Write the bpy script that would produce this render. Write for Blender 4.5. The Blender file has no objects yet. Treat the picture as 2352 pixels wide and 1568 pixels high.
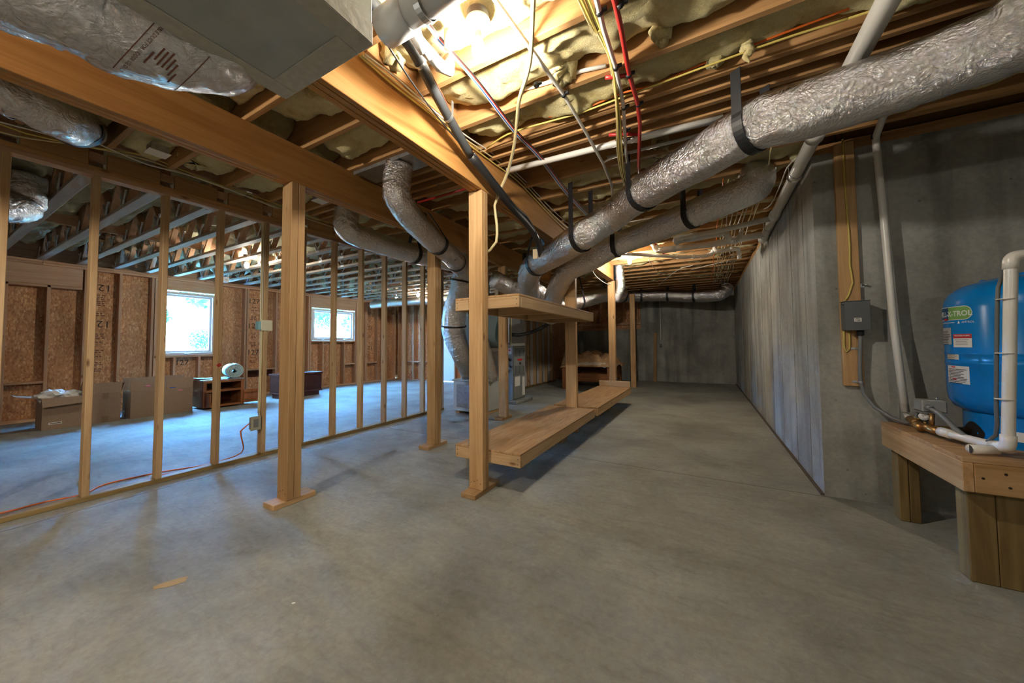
import bpy, bmesh, math, random
from mathutils import Vector, Matrix, noise
from mathutils.bvhtree import BVHTree

SC = bpy.context.scene
COL = SC.collection
random.seed(7)
V = Vector

# ------------------------------------------------------------------ camera
CAM_H, FPX, CX, CY = 1.18, 795.0, 1176.0, 759.7
YAW, PITCH, ROLL = math.radians(28.95), math.radians(2.19), math.radians(-0.41)
FW = V((-math.sin(YAW)*math.cos(PITCH), math.cos(YAW)*math.cos(PITCH), math.sin(PITCH)))
_r = V((math.cos(YAW), math.sin(YAW), 0)); _u = _r.cross(FW)
RT = _r*math.cos(ROLL) + _u*math.sin(ROLL); UP = RT.cross(FW)
cam_d = bpy.data.cameras.new('camera')
cam_d.sensor_width = 36.0; cam_d.lens = 36.0*FPX/2352.0
cam_d.shift_y = -(784.0-CY)/2352.0
cam_d.clip_start = 0.03; cam_d.clip_end = 200
cam = bpy.data.objects.new('camera', cam_d); COL.objects.link(cam)
R3 = Matrix((RT, UP, -FW)).transposed()
cam.matrix_world = Matrix.Translation((0, 0, CAM_H)) @ R3.to_4x4()
SC.camera = cam

# ------------------------------------------------------------------ world, exposure
w = bpy.data.worlds.new('world'); SC.world = w; w.use_nodes = True
bg = w.node_tree.nodes['Background']
bg.inputs[0].default_value = (0.14, 0.45, 1.0, 1); bg.inputs[1].default_value = 165.0
SC.view_settings.view_transform = 'Standard'; SC.view_settings.look = 'None'
SC.view_settings.gamma = 1.0; SC.view_settings.use_curve_mapping = False
SC.view_settings.exposure = 0.56
SC.cycles.use_denoising = True
SC.cycles.use_adaptive_sampling = True; SC.cycles.adaptive_threshold = 0.06; SC.cycles.adaptive_min_samples = 24
SC.cycles.max_bounces = 6; SC.cycles.diffuse_bounces = 3; SC.cycles.glossy_bounces = 3
SC.cycles.transmission_bounces = 2; SC.cycles.transparent_max_bounces = 6
SC.cycles.sample_clamp_indirect = 6.0; SC.cycles.caustics_reflective = False; SC.cycles.caustics_refractive = False
BULB_POWER = {'near': 44.0, 'mid': 46.0, 'left': 34.0, 'left_far': 36.0, 'rear': 98.0, 'side': 22.0}
BULB_COL = (1.0, 0.915, 0.77)

# ------------------------------------------------------------------ pixel (2352x1568) to world
def at(x, y, z=None, X=None, Y=None):
    d = FW + RT*((x-CX)/FPX) - UP*((y-CY)/FPX)
    if z is not None: t = (z-CAM_H)/d.z
    elif X is not None: t = X/d.x
    else: t = Y/d.y
    return V((d.x*t, d.y*t, CAM_H+d.z*t))

# ------------------------------------------------------------------ materials
MATS = {}
def _new(name):
    m = bpy.data.materials.new(name); m.use_nodes = True
    nt = m.node_tree; return m, nt, nt.nodes['Principled BSDF']
def N(nt, typ, **kw):
    n = nt.nodes.new(typ)
    for k, v in kw.items():
        if k in n.inputs: n.inputs[k].default_value = v
        else: setattr(n, k, v)
    return n
def ramp(nt, stops):
    r = nt.nodes.new('ShaderNodeValToRGB'); e = r.color_ramp.elements
    while len(e) < len(stops): e.new(0.5)
    for i, (p, c) in enumerate(stops):
        e[i].position = p; e[i].color = (*c, 1) if len(c) == 3 else c
    return r
def L(nt, a, b): nt.links.new(a, b)
def coords(nt, scale, jitter=True):
    tc = N(nt, 'ShaderNodeTexCoord'); mp = N(nt, 'ShaderNodeMapping'); mp.inputs['Scale'].default_value = scale
    if jitter:
        oi = N(nt, 'ShaderNodeObjectInfo'); mu = N(nt, 'ShaderNodeMath', operation='MULTIPLY'); mu.inputs[1].default_value = 53.0
        L(nt, oi.outputs['Random'], mu.inputs[0]); ad = N(nt, 'ShaderNodeVectorMath', operation='ADD')
        L(nt, tc.outputs['Object'], ad.inputs[0]); L(nt, mu.outputs[0], ad.inputs[1]); L(nt, ad.outputs[0], mp.inputs['Vector'])
    else:
        ge = N(nt, 'ShaderNodeNewGeometry'); L(nt, ge.outputs['Position'], mp.inputs['Vector'])
    return mp
def bump(nt, src, p, strength=.3, dist=.01):
    b = N(nt, 'ShaderNodeBump'); b.inputs['Strength'].default_value = strength; b.inputs['Distance'].default_value = dist
    L(nt, src, b.inputs['Height']); L(nt, b.outputs[0], p.inputs['Normal'])
def mixc(nt, fac, a, b, mode='MIX'):
    m = N(nt, 'ShaderNodeMix', data_type='RGBA', blend_type=mode)
    for s, v in ((m.inputs[0], fac), (m.inputs[6], a), (m.inputs[7], b)):
        if hasattr(v, 'links'): L(nt, v, s)
        else: s.default_value = v if not isinstance(v, tuple) else (*v, 1)
    return m.outputs[2]
def flat(name, col, rough=.5, metal=0, spec=.5, emit=0, emitcol=None):
    if name in MATS: return MATS[name]
    m, nt, p = _new(name)
    p.inputs['Base Color'].default_value = (*col, 1); p.inputs['Roughness'].default_value = rough
    p.inputs['Metallic'].default_value = metal; p.inputs['Specular IOR Level'].default_value = spec
    if emit:
        p.inputs['Emission Color'].default_value = (*(emitcol or col), 1); p.inputs['Emission Strength'].default_value = emit
    MATS[name] = m; return m
def wood(name, c1, c2, knot=(.16, .07, .025), rough=.62, var=.25, knots=True, wave=1.0):
    """grain runs along the named axis: returns dict of x, y, z"""
    out = {}
    for ax in 'xyz':
        m, nt, p = _new(name+'_'+ax)
        def sc(al, ac): return tuple(al if a == ax else ac for a in 'xyz')
        mp = coords(nt, sc(.9, 13))
        n1 = N(nt, 'ShaderNodeTexNoise', Scale=1.0, Detail=5.0, Roughness=.6, Distortion=.9*wave); L(nt, mp.outputs[0], n1.inputs['Vector'])
        r1 = ramp(nt, [(.3, c1), (.5, tuple((a+b)/2 for a, b in zip(c1, c2))), (.68, c2)]); L(nt, n1.outputs['Fac'], r1.inputs[0])
        mp2 = coords(nt, sc(3, 110)); n2 = N(nt, 'ShaderNodeTexNoise', Scale=1.0, Detail=2.0); L(nt, mp2.outputs[0], n2.inputs['Vector'])
        r2 = ramp(nt, [(.3, (.78, .72, .66)), (.7, (1, 1, 1))]); L(nt, n2.outputs['Fac'], r2.inputs[0])
        col = mixc(nt, .55, r1.outputs[0], r2.outputs[0], 'MULTIPLY')
        if knots:
            mp3 = coords(nt, sc(3.0, 8.0)); vo = N(nt, 'ShaderNodeTexVoronoi', Scale=1.0); L(nt, mp3.outputs[0], vo.inputs['Vector'])
            r3 = ramp(nt, [(.045, (.85, .85, .85)), (.13, (0, 0, 0))]); L(nt, vo.outputs['Distance'], r3.inputs[0])
            col = mixc(nt, r3.outputs[0], col, knot)
        oi = N(nt, 'ShaderNodeObjectInfo'); mr = N(nt, 'ShaderNodeMapRange'); mr.inputs['To Min'].default_value = 1-var; mr.inputs['To Max'].default_value = 1+var*.5
        L(nt, oi.outputs['Random'], mr.inputs[0]); hs = N(nt, 'ShaderNodeHueSaturation'); L(nt, mr.outputs[0], hs.inputs['Value']); L(nt, col, hs.inputs['Color'])
        L(nt, hs.outputs[0], p.inputs['Base Color']); p.inputs['Roughness'].default_value = rough; p.inputs['Specular IOR Level'].default_value = .3
        bump(nt, n2.outputs['Fac'], p, .15, .002)
        out[ax] = m
    MATS[name] = out; return out
PINE = wood('pine', (.64, .42, .215), (.45, .26, .11))
STUD = wood('stud_pine', (.72, .51, .29), (.54, .35, .18))
JOIST = wood('joist_fir', (.62, .36, .16), (.44, .235, .09))
BEAM = wood('laminated_beam', (.60, .31, .10), (.43, .195, .052), knots=False)
TRUSS = wood('truss_spruce', (.62, .52, .42), (.45, .36, .28))
REDW = wood('wall_fir', (.70, .44, .28), (.54, .31, .18))
TREATED = wood('treated_timber', (.36, .26, .11), (.20, .135, .055))
OAK = wood('cabinet_oak', (.44, .17, .06), (.27, .095, .032), knots=False)
DARKW = wood('chest_mahogany', (.11, .030, .016), (.06, .016, .009), knots=False, rough=.35)
BENCHW = wood('bench_wood', (.30, .12, .035), (.17, .06, .02), knots=False)
PLY = wood('plywood', (.68, .45, .25), (.42, .23, .10), wave=4.0, knots=False)

def m_concrete(name, base, dark, scale=1.0, streak=False, rough=.8):
    m, nt, p = _new(name)
    mp = coords(nt, (scale,)*3, False)
    n1 = N(nt, 'ShaderNodeTexNoise', Scale=1.3, Detail=6.0, Roughness=.62, Distortion=.3); L(nt, mp.outputs[0], n1.inputs['Vector'])
    r1 = ramp(nt, [(.32, dark), (.62, base)]); L(nt, n1.outputs['Fac'], r1.inputs[0])
    n2 = N(nt, 'ShaderNodeTexNoise', Scale=38.0, Detail=4.0, Roughness=.7); L(nt, mp.outputs[0], n2.inputs['Vector'])
    r2 = ramp(nt, [(.25, (.72, .71, .70)), (.75, (1.12, 1.12, 1.12))]); L(nt, n2.outputs['Fac'], r2.inputs[0])
    col = mixc(nt, .7, r1.outputs[0], r2.outputs[0], 'MULTIPLY')
    if streak:
        mp3 = coords(nt, (5.0, 5.0, .45), False); n3 = N(nt, 'ShaderNodeTexNoise', Scale=1.0, Detail=4.0); L(nt, mp3.outputs[0], n3.inputs['Vector'])
        r3 = ramp(nt, [(.30, (.50, .50, .50)), (.46, (1, 1, 1)), (.70, (1.25, 1.25, 1.27))]); L(nt, n3.outputs['Fac'], r3.inputs[0])
        col = mixc(nt, .8, col, r3.outputs[0], 'MULTIPLY')
        mp4 = coords(nt, (7, 7, 7), False); vo = N(nt, 'ShaderNodeTexVoronoi', Scale=1.0, Randomness=1.0); L(nt, mp4.outputs[0], vo.inputs['Vector'])
        r4 = ramp(nt, [(.04, (.3, .3, .3)), (.07, (1, 1, 1))]); L(nt, vo.outputs['Distance'], r4.inputs[0])
        col = mixc(nt, .6, col, r4.outputs[0], 'MULTIPLY')
    else:
        # trowel swirls
        mp3 = coords(nt, (1.5, 5.0, 1.0), False); n3 = N(nt, 'ShaderNodeTexNoise', Scale=1.6, Detail=8.0, Roughness=.7, Distortion=1.8); L(nt, mp3.outputs[0], n3.inputs['Vector'])
        r3 = ramp(nt, [(.33, (.74, .73, .71)), (.5, (1, 1, 1)), (.70, (1.1, 1.09, 1.06))]); L(nt, n3.outputs['Fac'], r3.inputs[0])
        col = mixc(nt, .55, col, r3.outputs[0], 'MULTIPLY')
    L(nt, col, p.inputs['Base Color']); p.inputs['Roughness'].default_value = rough; p.inputs['Specular IOR Level'].default_value = .35
    bump(nt, n2.outputs['Fac'], p, .25, .004)
    MATS[name] = m; return m
M_FLOOR = m_concrete('floor_concrete', (.375, .38, .345), (.215, .215, .193), .8, rough=.72)
M_WALLC = m_concrete('wall_concrete', (.40, .405, .38), (.225, .227, .212), .9, True)

def m_osb():
    m, nt, p = _new('strand_board')
    mp = coords(nt, (60, 60, 26), False)
    v1 = N(nt, 'ShaderNodeTexVoronoi', Scale=1.0); 
    nd = N(nt, 'ShaderNodeTexNoise', Scale=.5, Detail=2.0); L(nt, mp.outputs[0], nd.inputs['Vector'])
    md = mixc(nt, .35, mp.outputs[0], nd.outputs['Color'], 'ADD'); L(nt, md, v1.inputs['Vector'])
    bw = N(nt, 'ShaderNodeSeparateColor'); L(nt, v1.outputs['Color'], bw.inputs[0])
    r = ramp(nt, [(0, (.42, .19, .08)), (.35, (.58, .28, .125)), (.8, (.69, .36, .17)), (1, (.82, .52, .28))]); L(nt, bw.outputs[0], r.inputs[0])
    n2 = N(nt, 'ShaderNodeTexNoise', Scale=.06, Detail=3.0); L(nt, mp.outputs[0], n2.inputs['Vector'])
    r2 = ramp(nt, [(.3, (.7, .66, .62)), (.7, (1.1, 1.1, 1.1))]); L(nt, n2.outputs['Fac'], r2.inputs[0])
    L(nt, mixc(nt, .8, r.outputs[0], r2.outputs[0], 'MULTIPLY'), p.inputs['Base Color']); p.inputs['Roughness'].default_value = .7
    MATS['osb'] = m; return m
M_OSB = m_osb()

def m_insul(name, c1, c2, c3):
    m, nt, p = _new(name)
    mp = coords(nt, (1, 1, 1), False)
    n1 = N(nt, 'ShaderNodeTexNoise', Scale=5.0, Detail=6.0, Roughness=.6, Distortion=.6); L(nt, mp.outputs[0], n1.inputs['Vector'])
    r = ramp(nt, [(.3, c3), (.45, c2), (.68, c1)]); L(nt, n1.outputs['Fac'], r.inputs[0])
    n2 = N(nt, 'ShaderNodeTexNoise', Scale=70.0, Detail=5.0, Roughness=.75, Distortion=1.2); L(nt, mp.outputs[0], n2.inputs['Vector'])
    r2 = ramp(nt, [(.3, (.75, .72, .62)), (.7, (1.08, 1.08, 1.05))]); L(nt, n2.outputs['Fac'], r2.inputs[0])
    L(nt, mixc(nt, .7, r.outputs[0], r2.outputs[0], 'MULTIPLY'), p.inputs['Base Color']); p.inputs['Roughness'].default_value = .95
    p.inputs['Specular IOR Level'].default_value = .05; p.inputs['Sheen Weight'].default_value = .3
    bump(nt, n2.outputs['Fac'], p, .7, .02)
    MATS[name] = m; return m
M_INS = m_insul('yellow_glass_wool', (.90, .84, .52), (.82, .70, .36), (.58, .43, .16))
M_INS2 = m_insul('pale_glass_wool', (.72, .70, .50), (.58, .54, .34), (.38, .30, .14))

def m_foil(name='silver_foil', rough=.14, tint=(.84, .84, .86), sc=1.0):
    m, nt, p = _new(name)
    mp = coords(nt, (sc, sc, sc), False)
    n1 = N(nt, 'ShaderNodeTexNoise', Scale=48.0, Detail=8.0, Roughness=.68, Distortion=.6); L(nt, mp.outputs[0], n1.inputs['Vector'])
    n2 = N(nt, 'ShaderNodeTexNoise', Scale=16.0, Detail=3.0, Roughness=.5, Distortion=3.5); L(nt, mp.outputs[0], n2.inputs['Vector'])
    ad = N(nt, 'ShaderNodeMath', operation='ADD'); mu = N(nt, 'ShaderNodeMath', operation='MULTIPLY'); mu.inputs[1].default_value = .9
    L(nt, n2.outputs['Fac'], mu.inputs[0]); L(nt, n1.outputs['Fac'], ad.inputs[0]); L(nt, mu.outputs[0], ad.inputs[1])
    bump(nt, ad.outputs[0], p, .8, .013)
    p.inputs['Base Color'].default_value = (*tint, 1); p.inputs['Metallic'].default_value = 1.0; p.inputs['Roughness'].default_value = rough
    MATS[name] = m; return m
M_FOIL = m_foil()
M_FOIL2 = m_foil('clear_wrapped_foil', .2, (.70, .70, .72), .7)
def m_noisy(name, c1, c2, scale=20, rough=.5, metal=0, b=.1):
    m, nt, p = _new(name); mp = coords(nt, (1, 1, 1), False)
    n1 = N(nt, 'ShaderNodeTexNoise', Scale=scale, Detail=4.0); L(nt, mp.outputs[0], n1.inputs['Vector'])
    r = ramp(nt, [(.3, c1), (.7, c2)]); L(nt, n1.outputs['Fac'], r.inputs[0]); L(nt, r.outputs[0], p.inputs['Base Color'])
    p.inputs['Roughness'].default_value = rough; p.inputs['Metallic'].default_value = metal; bump(nt, n1.outputs['Fac'], p, b, .01)
    MATS[name] = m; return m
M_BOARDDUCT = m_noisy('duct_board_scrim', (.36, .39, .39), (.46, .48, .47), 9, .42, .35)
M_DUCTTAPE = m_noisy('sealant_tape', (.44, .43, .38), (.52, .51, .46), 40, .6, .1)
M_GALV = m_noisy('galvanized_steel', (.45, .48, .52), (.62, .65, .68), 30, .38, .85)
M_CARD = m_noisy('cardboard', (.30, .20, .135), (.36, .245, .165), 60, .8)
M_FABRIC = m_noisy('tan_fabric', (.36, .20, .095), (.50, .31, .17), 14, .9, 0, .4)
M_FABRIC2 = m_noisy('cream_fabric', (.52, .42, .32), (.62, .52, .42), 60, .9, 0, .4)
PVC = flat('white_pvc', (.78, .76, .72), .3)
PVCG = flat('grey_pvc', (.58, .58, .58), .35)
BLACK = flat('black_strap', (.012, .012, .014), .5)
RUBBER = flat('black_rubber', (.02, .02, .022), .42)
YCAB = flat('yellow_cable', (.62, .48, .12), .5)
CREAM = flat('cream_cable', (.66, .56, .30), .5)
WCAB = flat('white_cable', (.72, .69, .62), .45)
RED = flat('red_pex', (.50, .035, .03), .35)
ORANGE = flat('orange_cable', (.80, .16, .02), .45)
BLUEW = flat('blue_wire', (.03, .12, .50), .4)
COPPER = flat('aged_brass', (.42, .24, .09), .38, .9)
BRASS = flat('bright_brass', (.62, .42, .14), .3, .95)
GREYBOX = flat('grey_enamel', (.11, .12, .125), .45)
GREYCOND = flat('grey_conduit', (.19, .195, .20), .45)
GREYFURN = flat('furnace_grey', (.26, .28, .28), .45, .2)
WHITE = flat('white_vinyl', (.80, .80, .80), .4)
PAPER = flat('white_paper', (.78, .76, .72), .8)
INK = flat('black_print', (.03, .025, .02), .7)
INKB = flat('brown_print', (.16, .06, .035), .7)
INKW = flat('white_print', (.80, .82, .84), .5)
BLUET = flat('blue_tank_paint', (.0, .21, .62), .2)
GREENP = flat('green_print', (.20, .42, .12), .4)
REDP = flat('red_print', (.55, .03, .03), .45)
NAVYP = flat('navy_print', (.005, .07, .20), .4)
DRYW = flat('white_drywall', (.72, .70, .72), .85)
GLASSM = bpy.data.materials.new('window_glass'); GLASSM.use_nodes = True
_nt = GLASSM.node_tree; _tr = N(_nt, 'ShaderNodeBsdfTransparent'); _tr.inputs[0].default_value = (.93, .97, .96, 1)
_gl = N(_nt, 'ShaderNodeBsdfGlossy'); _gl.inputs['Roughness'].default_value = .02; _mx = N(_nt, 'ShaderNodeMixShader'); _mx.inputs[0].default_value = .06
L(_nt, _tr.outputs[0], _mx.inputs[1]); L(_nt, _gl.outputs[0], _mx.inputs[2]); L(_nt, _mx.outputs[0], _nt.nodes['Material Output'].inputs[0])

# ------------------------------------------------------------------ object helpers
WL = {}
def reg(o, loc): WL[o.name] = V(loc)
def place(o, loc, parent=None):
    loc = V(loc); o.parent = parent
    o.location = loc - (WL[parent.name] if parent else V((0, 0, 0)))
    COL.objects.link(o); WL[o.name] = loc
    return o
def tag(o, label=None, cat=None, group=None, kind=None):
    for k, v in (('label', label), ('category', cat), ('group', group), ('kind', kind)):
        if v: o[k] = v
    return o
def empty(name, loc, label=None, cat=None, group=None, kind=None):
    o = bpy.data.objects.new(name, None); o.empty_display_size = .1
    return tag(place(o, loc), label, cat, group, kind)
def mk(name, verts, faces, mat, parent=None, smooth=False, origin=None, base=False):
    vs = [V(v) for v in verts]
    lo = V([min(v[i] for v in vs) for i in range(3)]); hi = V([max(v[i] for v in vs) for i in range(3)])
    c = V(origin) if origin is not None else (lo+hi)/2
    if base: c.z = lo.z
    me = bpy.data.meshes.new(name); me.from_pydata([tuple(v-c) for v in vs], [], faces)
    if isinstance(mat, (list, tuple)):
        for q in mat: me.materials.append(q)
    else: me.materials.append(mat)
    if smooth: me.polygons.foreach_set('use_smooth', [True]*len(me.polygons))
    me.update()
    return place(bpy.data.objects.new(name, me), c, parent)
BOXF = [(0, 3, 2, 1), (4, 5, 6, 7), (0, 1, 5, 4), (1, 2, 6, 5), (2, 3, 7, 6), (3, 0, 4, 7)]
def boxv(x0, x1, y0, y1, z0, z1):
    return [(x0, y0, z0), (x1, y0, z0), (x1, y1, z0), (x0, y1, z0), (x0, y0, z1), (x1, y0, z1), (x1, y1, z1), (x0, y1, z1)]
def chamfer(x0, x1, y0, y1, z0, z1, b):
    """box with all edges chamfered by b: 24 verts"""
    vs = []; idx = {}
    for i, x in enumerate((x0, x1)):
        for j, y in enumerate((y0, y1)):
            for k, z in enumerate((z0, z1)):
                sx, sy, sz = (b, -b)[i], (b, -b)[j], (b, -b)[k]
                idx[i, j, k] = len(vs); vs += [(x, y+sy, z+sz), (x+sx, y, z+sz), (x+sx, y+sy, z)]
    f = []
    for a in range(3):
        for s in (0, 1):
            q = []
            for (p, r) in ((0, 0), (1, 0), (1, 1), (0, 1)):
                key = [0, 0, 0]; o = [t for t in range(3) if t != a]; key[a] = s; key[o[0]] = p; key[o[1]] = r
                q.append(idx[tuple(key)]+a)
            f.append(q if (s == 1) != (a == 1) else q[::-1])
    for a in range(3):
        o = [t for t in range(3) if t != a]
        for p in (0, 1):
            for r in (0, 1):
                k0 = [0, 0, 0]; k0[o[0]] = p; k0[o[1]] = r; k1 = list(k0); k1[a] = 1
                i0, i1 = idx[tuple(k0)], idx[tuple(k1)]
                f.append([i0+o[0], i0+o[1], i1+o[1], i1+o[0]])
    for k, i0 in idx.items(): f.append([i0, i0+1, i0+2])
    return vs, f
def box(name, x0, x1, y0, y1, z0, z1, mat, parent=None, bev=.002, rot=None):
    x0, x1 = sorted((x0, x1)); y0, y1 = sorted((y0, y1)); z0, z1 = sorted((z0, z1))
    if isinstance(mat, dict):
        d = (x1-x0, y1-y0, z1-z0); mat = mat['xyz'[d.index(max(d))]]
    b = min(bev, (x1-x0)*.3, (y1-y0)*.3, (z1-z0)*.3)
    vs, f = chamfer(x0, x1, y0, y1, z0, z1, b) if b > 0 else (boxv(x0, x1, y0, y1, z0, z1), BOXF)
    o = mk(name, vs, f, mat, parent)
    fixn(o)
    if rot: o.rotation_euler = rot
    return o
def fixn(o):
    bm = bmesh.new(); bm.from_mesh(o.data); bmesh.ops.recalc_face_normals(bm, faces=bm.faces); bm.to_mesh(o.data); bm.free()
def dup(root, loc, label=None, group=None):
    def rec(o, parent, l):
        c = o.copy(); COL.objects.link(c); c.parent = parent; WL[c.name] = V(l)
        for ch in o.children: rec(ch, c, V(l)+ch.location)
        return c
    r = rec(root, None, loc); r.location = loc
    return tag(r, label, None, group)
def catmull(pts, step):
    pts = [V(p) for p in pts]
    if len(pts) == 2: pts = [pts[0], (pts[0]*2+pts[1])/3, (pts[0]+pts[1]*2)/3, pts[1]]
    P = [pts[0]*2-pts[1]] + pts + [pts[-1]*2-pts[-2]]
    out = []
    for i in range(1, len(P)-2):
        n = max(1, int((P[i+1]-P[i]).length/step))
        for k in range(n):
            t = k/n; a, b, c, d = P[i-1], P[i], P[i+1], P[i+2]
            out.append(.5*((2*b)+(c-a)*t+(2*a-5*b+4*c-d)*t*t+(3*b-a-3*c+d)*t**3))
    out.append(pts[-1]); return out
def fillet(pts, r, n=6):
    pts = [V(p) for p in pts]; out = [pts[0]]
    for i in range(1, len(pts)-1):
        a, b, c = pts[i-1], pts[i], pts[i+1]; d1 = (a-b); d2 = (c-b)
        q = min(r, d1.length*.48, d2.length*.48); p1 = b+d1.normalized()*q; p2 = b+d2.normalized()*q
        for k in range(n+1):
            t = k/n; out.append(p1*(1-t)**2+b*2*t*(1-t)+p2*t*t)
    out.append(pts[-1]); return out
def frames(path):
    T = []
    for i in range(len(path)):
        a = path[max(i-1, 0)]; b = path[min(i+1, len(path)-1)]; T.append((b-a).normalized())
    n = T[0].orthogonal().normalized()
    if abs(T[0].z) < .9: n = (V((0, 0, 1))-T[0]*T[0].z).normalized()
    F = []
    for t in T:
        n = (n-t*n.dot(t)).normalized(); F.append((t, n, t.cross(n)))
    return F
def sweep(path, r, seg=8, rf=None, caps=True, sx=1.0):
    F = frames(path); vs = []; fs = []
    for i, p in enumerate(path):
        t, n, b = F[i]
        for k in range(seg):
            a = 2*math.pi*k/seg; q = rf(i, k, a) if rf else (r[i] if isinstance(r, list) else r)
            vs.append(p+n*(math.cos(a)*q)+b*(math.sin(a)*q*sx))
    for i in range(len(path)-1):
        for k in range(seg):
            a = i*seg+k; b = i*seg+(k+1) % seg; fs.append((a, b, b+seg, a+seg))
    if caps:
        fs.append(tuple(range(seg))[::-1]); fs.append(tuple(range((len(path)-1)*seg, len(path)*seg)))
    return vs, fs
def join(*parts):
    vs = []; fs = []
    for v, f in parts:
        o = len(vs); vs += list(v); fs += [tuple(i+o for i in q) for q in f]
    return vs, fs
def tube(name, pts, r, mat, parent=None, seg=8, step=.06, smooth_path=True, fil=None):
    path = catmull(pts, step) if smooth_path else (fillet(pts, fil) if fil else [V(p) for p in pts])
    vs, fs = sweep(path, r, seg); o = mk(name, vs, fs, mat, parent, True)
    return o
def cable(name, pts, r, mat, label, group=None, cat='cable', seg=6):
    o = tube(name, pts, r, mat, None, seg); return tag(o, label, cat, group)
def lathe(profile, c, seg=32, axis='z'):
    vs = []; fs = []
    for (r, h) in profile:
        for k in range(seg):
            a = 2*math.pi*k/seg; x, y = math.cos(a)*r, math.sin(a)*r
            p = {'z': (x, y, h), 'x': (h, x, y), 'y': (x, h, y)}[axis]
            vs.append((c[0]+p[0], c[1]+p[1], c[2]+p[2]))
    for i in range(len(profile)-1):
        for k in range(seg): fs.append((i*seg+k, i*seg+(k+1) % seg, (i+1)*seg+(k+1) % seg, (i+1)*seg+k))
    fs.append(tuple(range(seg))[::-1]); fs.append(tuple(range((len(profile)-1)*seg, len(profile)*seg)))
    return vs, fs
def turned(name, profile, c, mat, parent=None, seg=32, axis='z', smooth=True):
    vs, fs = lathe(profile, c, seg, axis); o = mk(name, vs, fs, mat, parent, smooth); fixn(o); 
    if smooth: o.data.set_sharp_from_angle(angle=math.radians(40))
    return o
def foil_tube(name, pts, r, parent=None, mat=None, seed=0, rip=.035, wob=.05, step=.012, seg=44, taper=None):
    path = catmull(pts, step); n = len(path); s = 0; S = [0]
    for i in range(1, n): s += (path[i]-path[i-1]).length; S.append(s)
    # tight bends crumple more
    F = frames(path); curv = [(F[min(i+2, n-1)][0]-F[max(i-2, 0)][0]).length for i in range(n)]
    def rf(i, k, a):
        ca, sa = math.cos(a), math.sin(a)
        v = noise.noise(V((S[i]*4, ca*1.1+seed*3.1, sa*1.1)))*wob
        u = noise.noise(V((S[i]*34, ca*2.0+seed, sa*2.0)))*(rip*(.35+4.5*min(curv[i], .35)))
        q = noise.noise(V((S[i]*16, ca*7+seed, sa*7)))*rip*.45
        R = r*(1+v+u+q)
        return R*(taper(i/(n-1)) if taper else 1)
    vs, fs = sweep(path, r, seg, rf)
    return mk(name, vs, fs, mat or M_FOIL, parent, True), path
def ribbon(name, path, side, wid, th, mat, parent=None):
    """flat strip along path; side(i) -> unit vector along the strip width"""
    vs = []; fs = []; n = len(path)
    for i, p in enumerate(path):
        t = (path[min(i+1, n-1)]-path[max(i-1, 0)]).normalized(); s = side.normalized(); nn = t.cross(s).normalized()
        vs += [p+s*wid/2+nn*th/2, p-s*wid/2+nn*th/2, p-s*wid/2-nn*th/2, p+s*wid/2-nn*th/2]
    for i in range(n-1):
        for k in range(4): fs.append((i*4+k, i*4+(k+1) % 4, i*4+4+(k+1) % 4, i*4+4+k))
    fs.append((3, 2, 1, 0)); fs.append((n*4-4, n*4-3, n*4-2, n*4-1))
    o = mk(name, vs, fs, mat, parent); fixn(o); return o
def strap(c, d, r, ztop, parent=None, wid=.055, lean=0.0, one=False, label=None, group=None):
    """webbing sling that carries a duct: half loop under the duct, ends nailed to a joist"""
    d = V(d); d.z = 0; d.normalize(); e = V((-d.y, d.x, 0)); c = V(c); rr = r*1.05
    loop = [c+e*(math.cos(a)*rr)+V((0, 0, math.sin(a)*rr)) for a in [math.pi*(.92+1.16*k/22) for k in range(23)]]
    top = c+e*(0 if lean == 'U' else lean); top.z = ztop
    path = [top+e*-.02]+loop+([] if one else [top+e*.02])
    if lean == 'U': path = [V((loop[0].x, loop[0].y, ztop))]+loop+[V((loop[-1].x, loop[-1].y, ztop))]
    o = ribbon('duct_strap', path, d, wid, .004, BLACK, parent)
    if not parent: tag(o, label, 'strap', group)
    return o
def text_geo(body, size, font_bold=False):
    cu = bpy.data.curves.new('t', 'FONT'); cu.body = body; cu.size = size; cu.resolution_u = 2
    cu.align_x = 'CENTER'; cu.align_y = 'CENTER'
    if font_bold: cu.offset = size*.02
    ob = bpy.data.objects.new('t', cu); me = bpy.data.meshes.new_from_object(ob)
    vs = [v.co.copy() for v in me.vertices]; fs = [tuple(p.vertices) for p in me.polygons]
    bpy.data.objects.remove(ob); bpy.data.curves.remove(cu); bpy.data.meshes.remove(me)
    return vs, fs
def rect_geo(w_, h_, nx=8, ny=2, ox=0, oy=0):
    vs = [V((ox-w_/2+w_*i/nx, oy-h_/2+h_*j/ny, 0)) for j in range(ny+1) for i in range(nx+1)]
    fs = [(j*(nx+1)+i, j*(nx+1)+i+1, (j+1)*(nx+1)+i+1, (j+1)*(nx+1)+i) for j in range(ny) for i in range(nx)]
    return vs, fs
def flat_print(name, geo, mat, parent, P0, Rv, Uv, off=.0012):
    Rv = V(Rv).normalized(); Uv = V(Uv).normalized(); nn = Rv.cross(Uv)
    return mk(name, [V(P0)+Rv*v.x+Uv*v.y+nn*off for v in geo[0]], geo[1], mat, parent)
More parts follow.
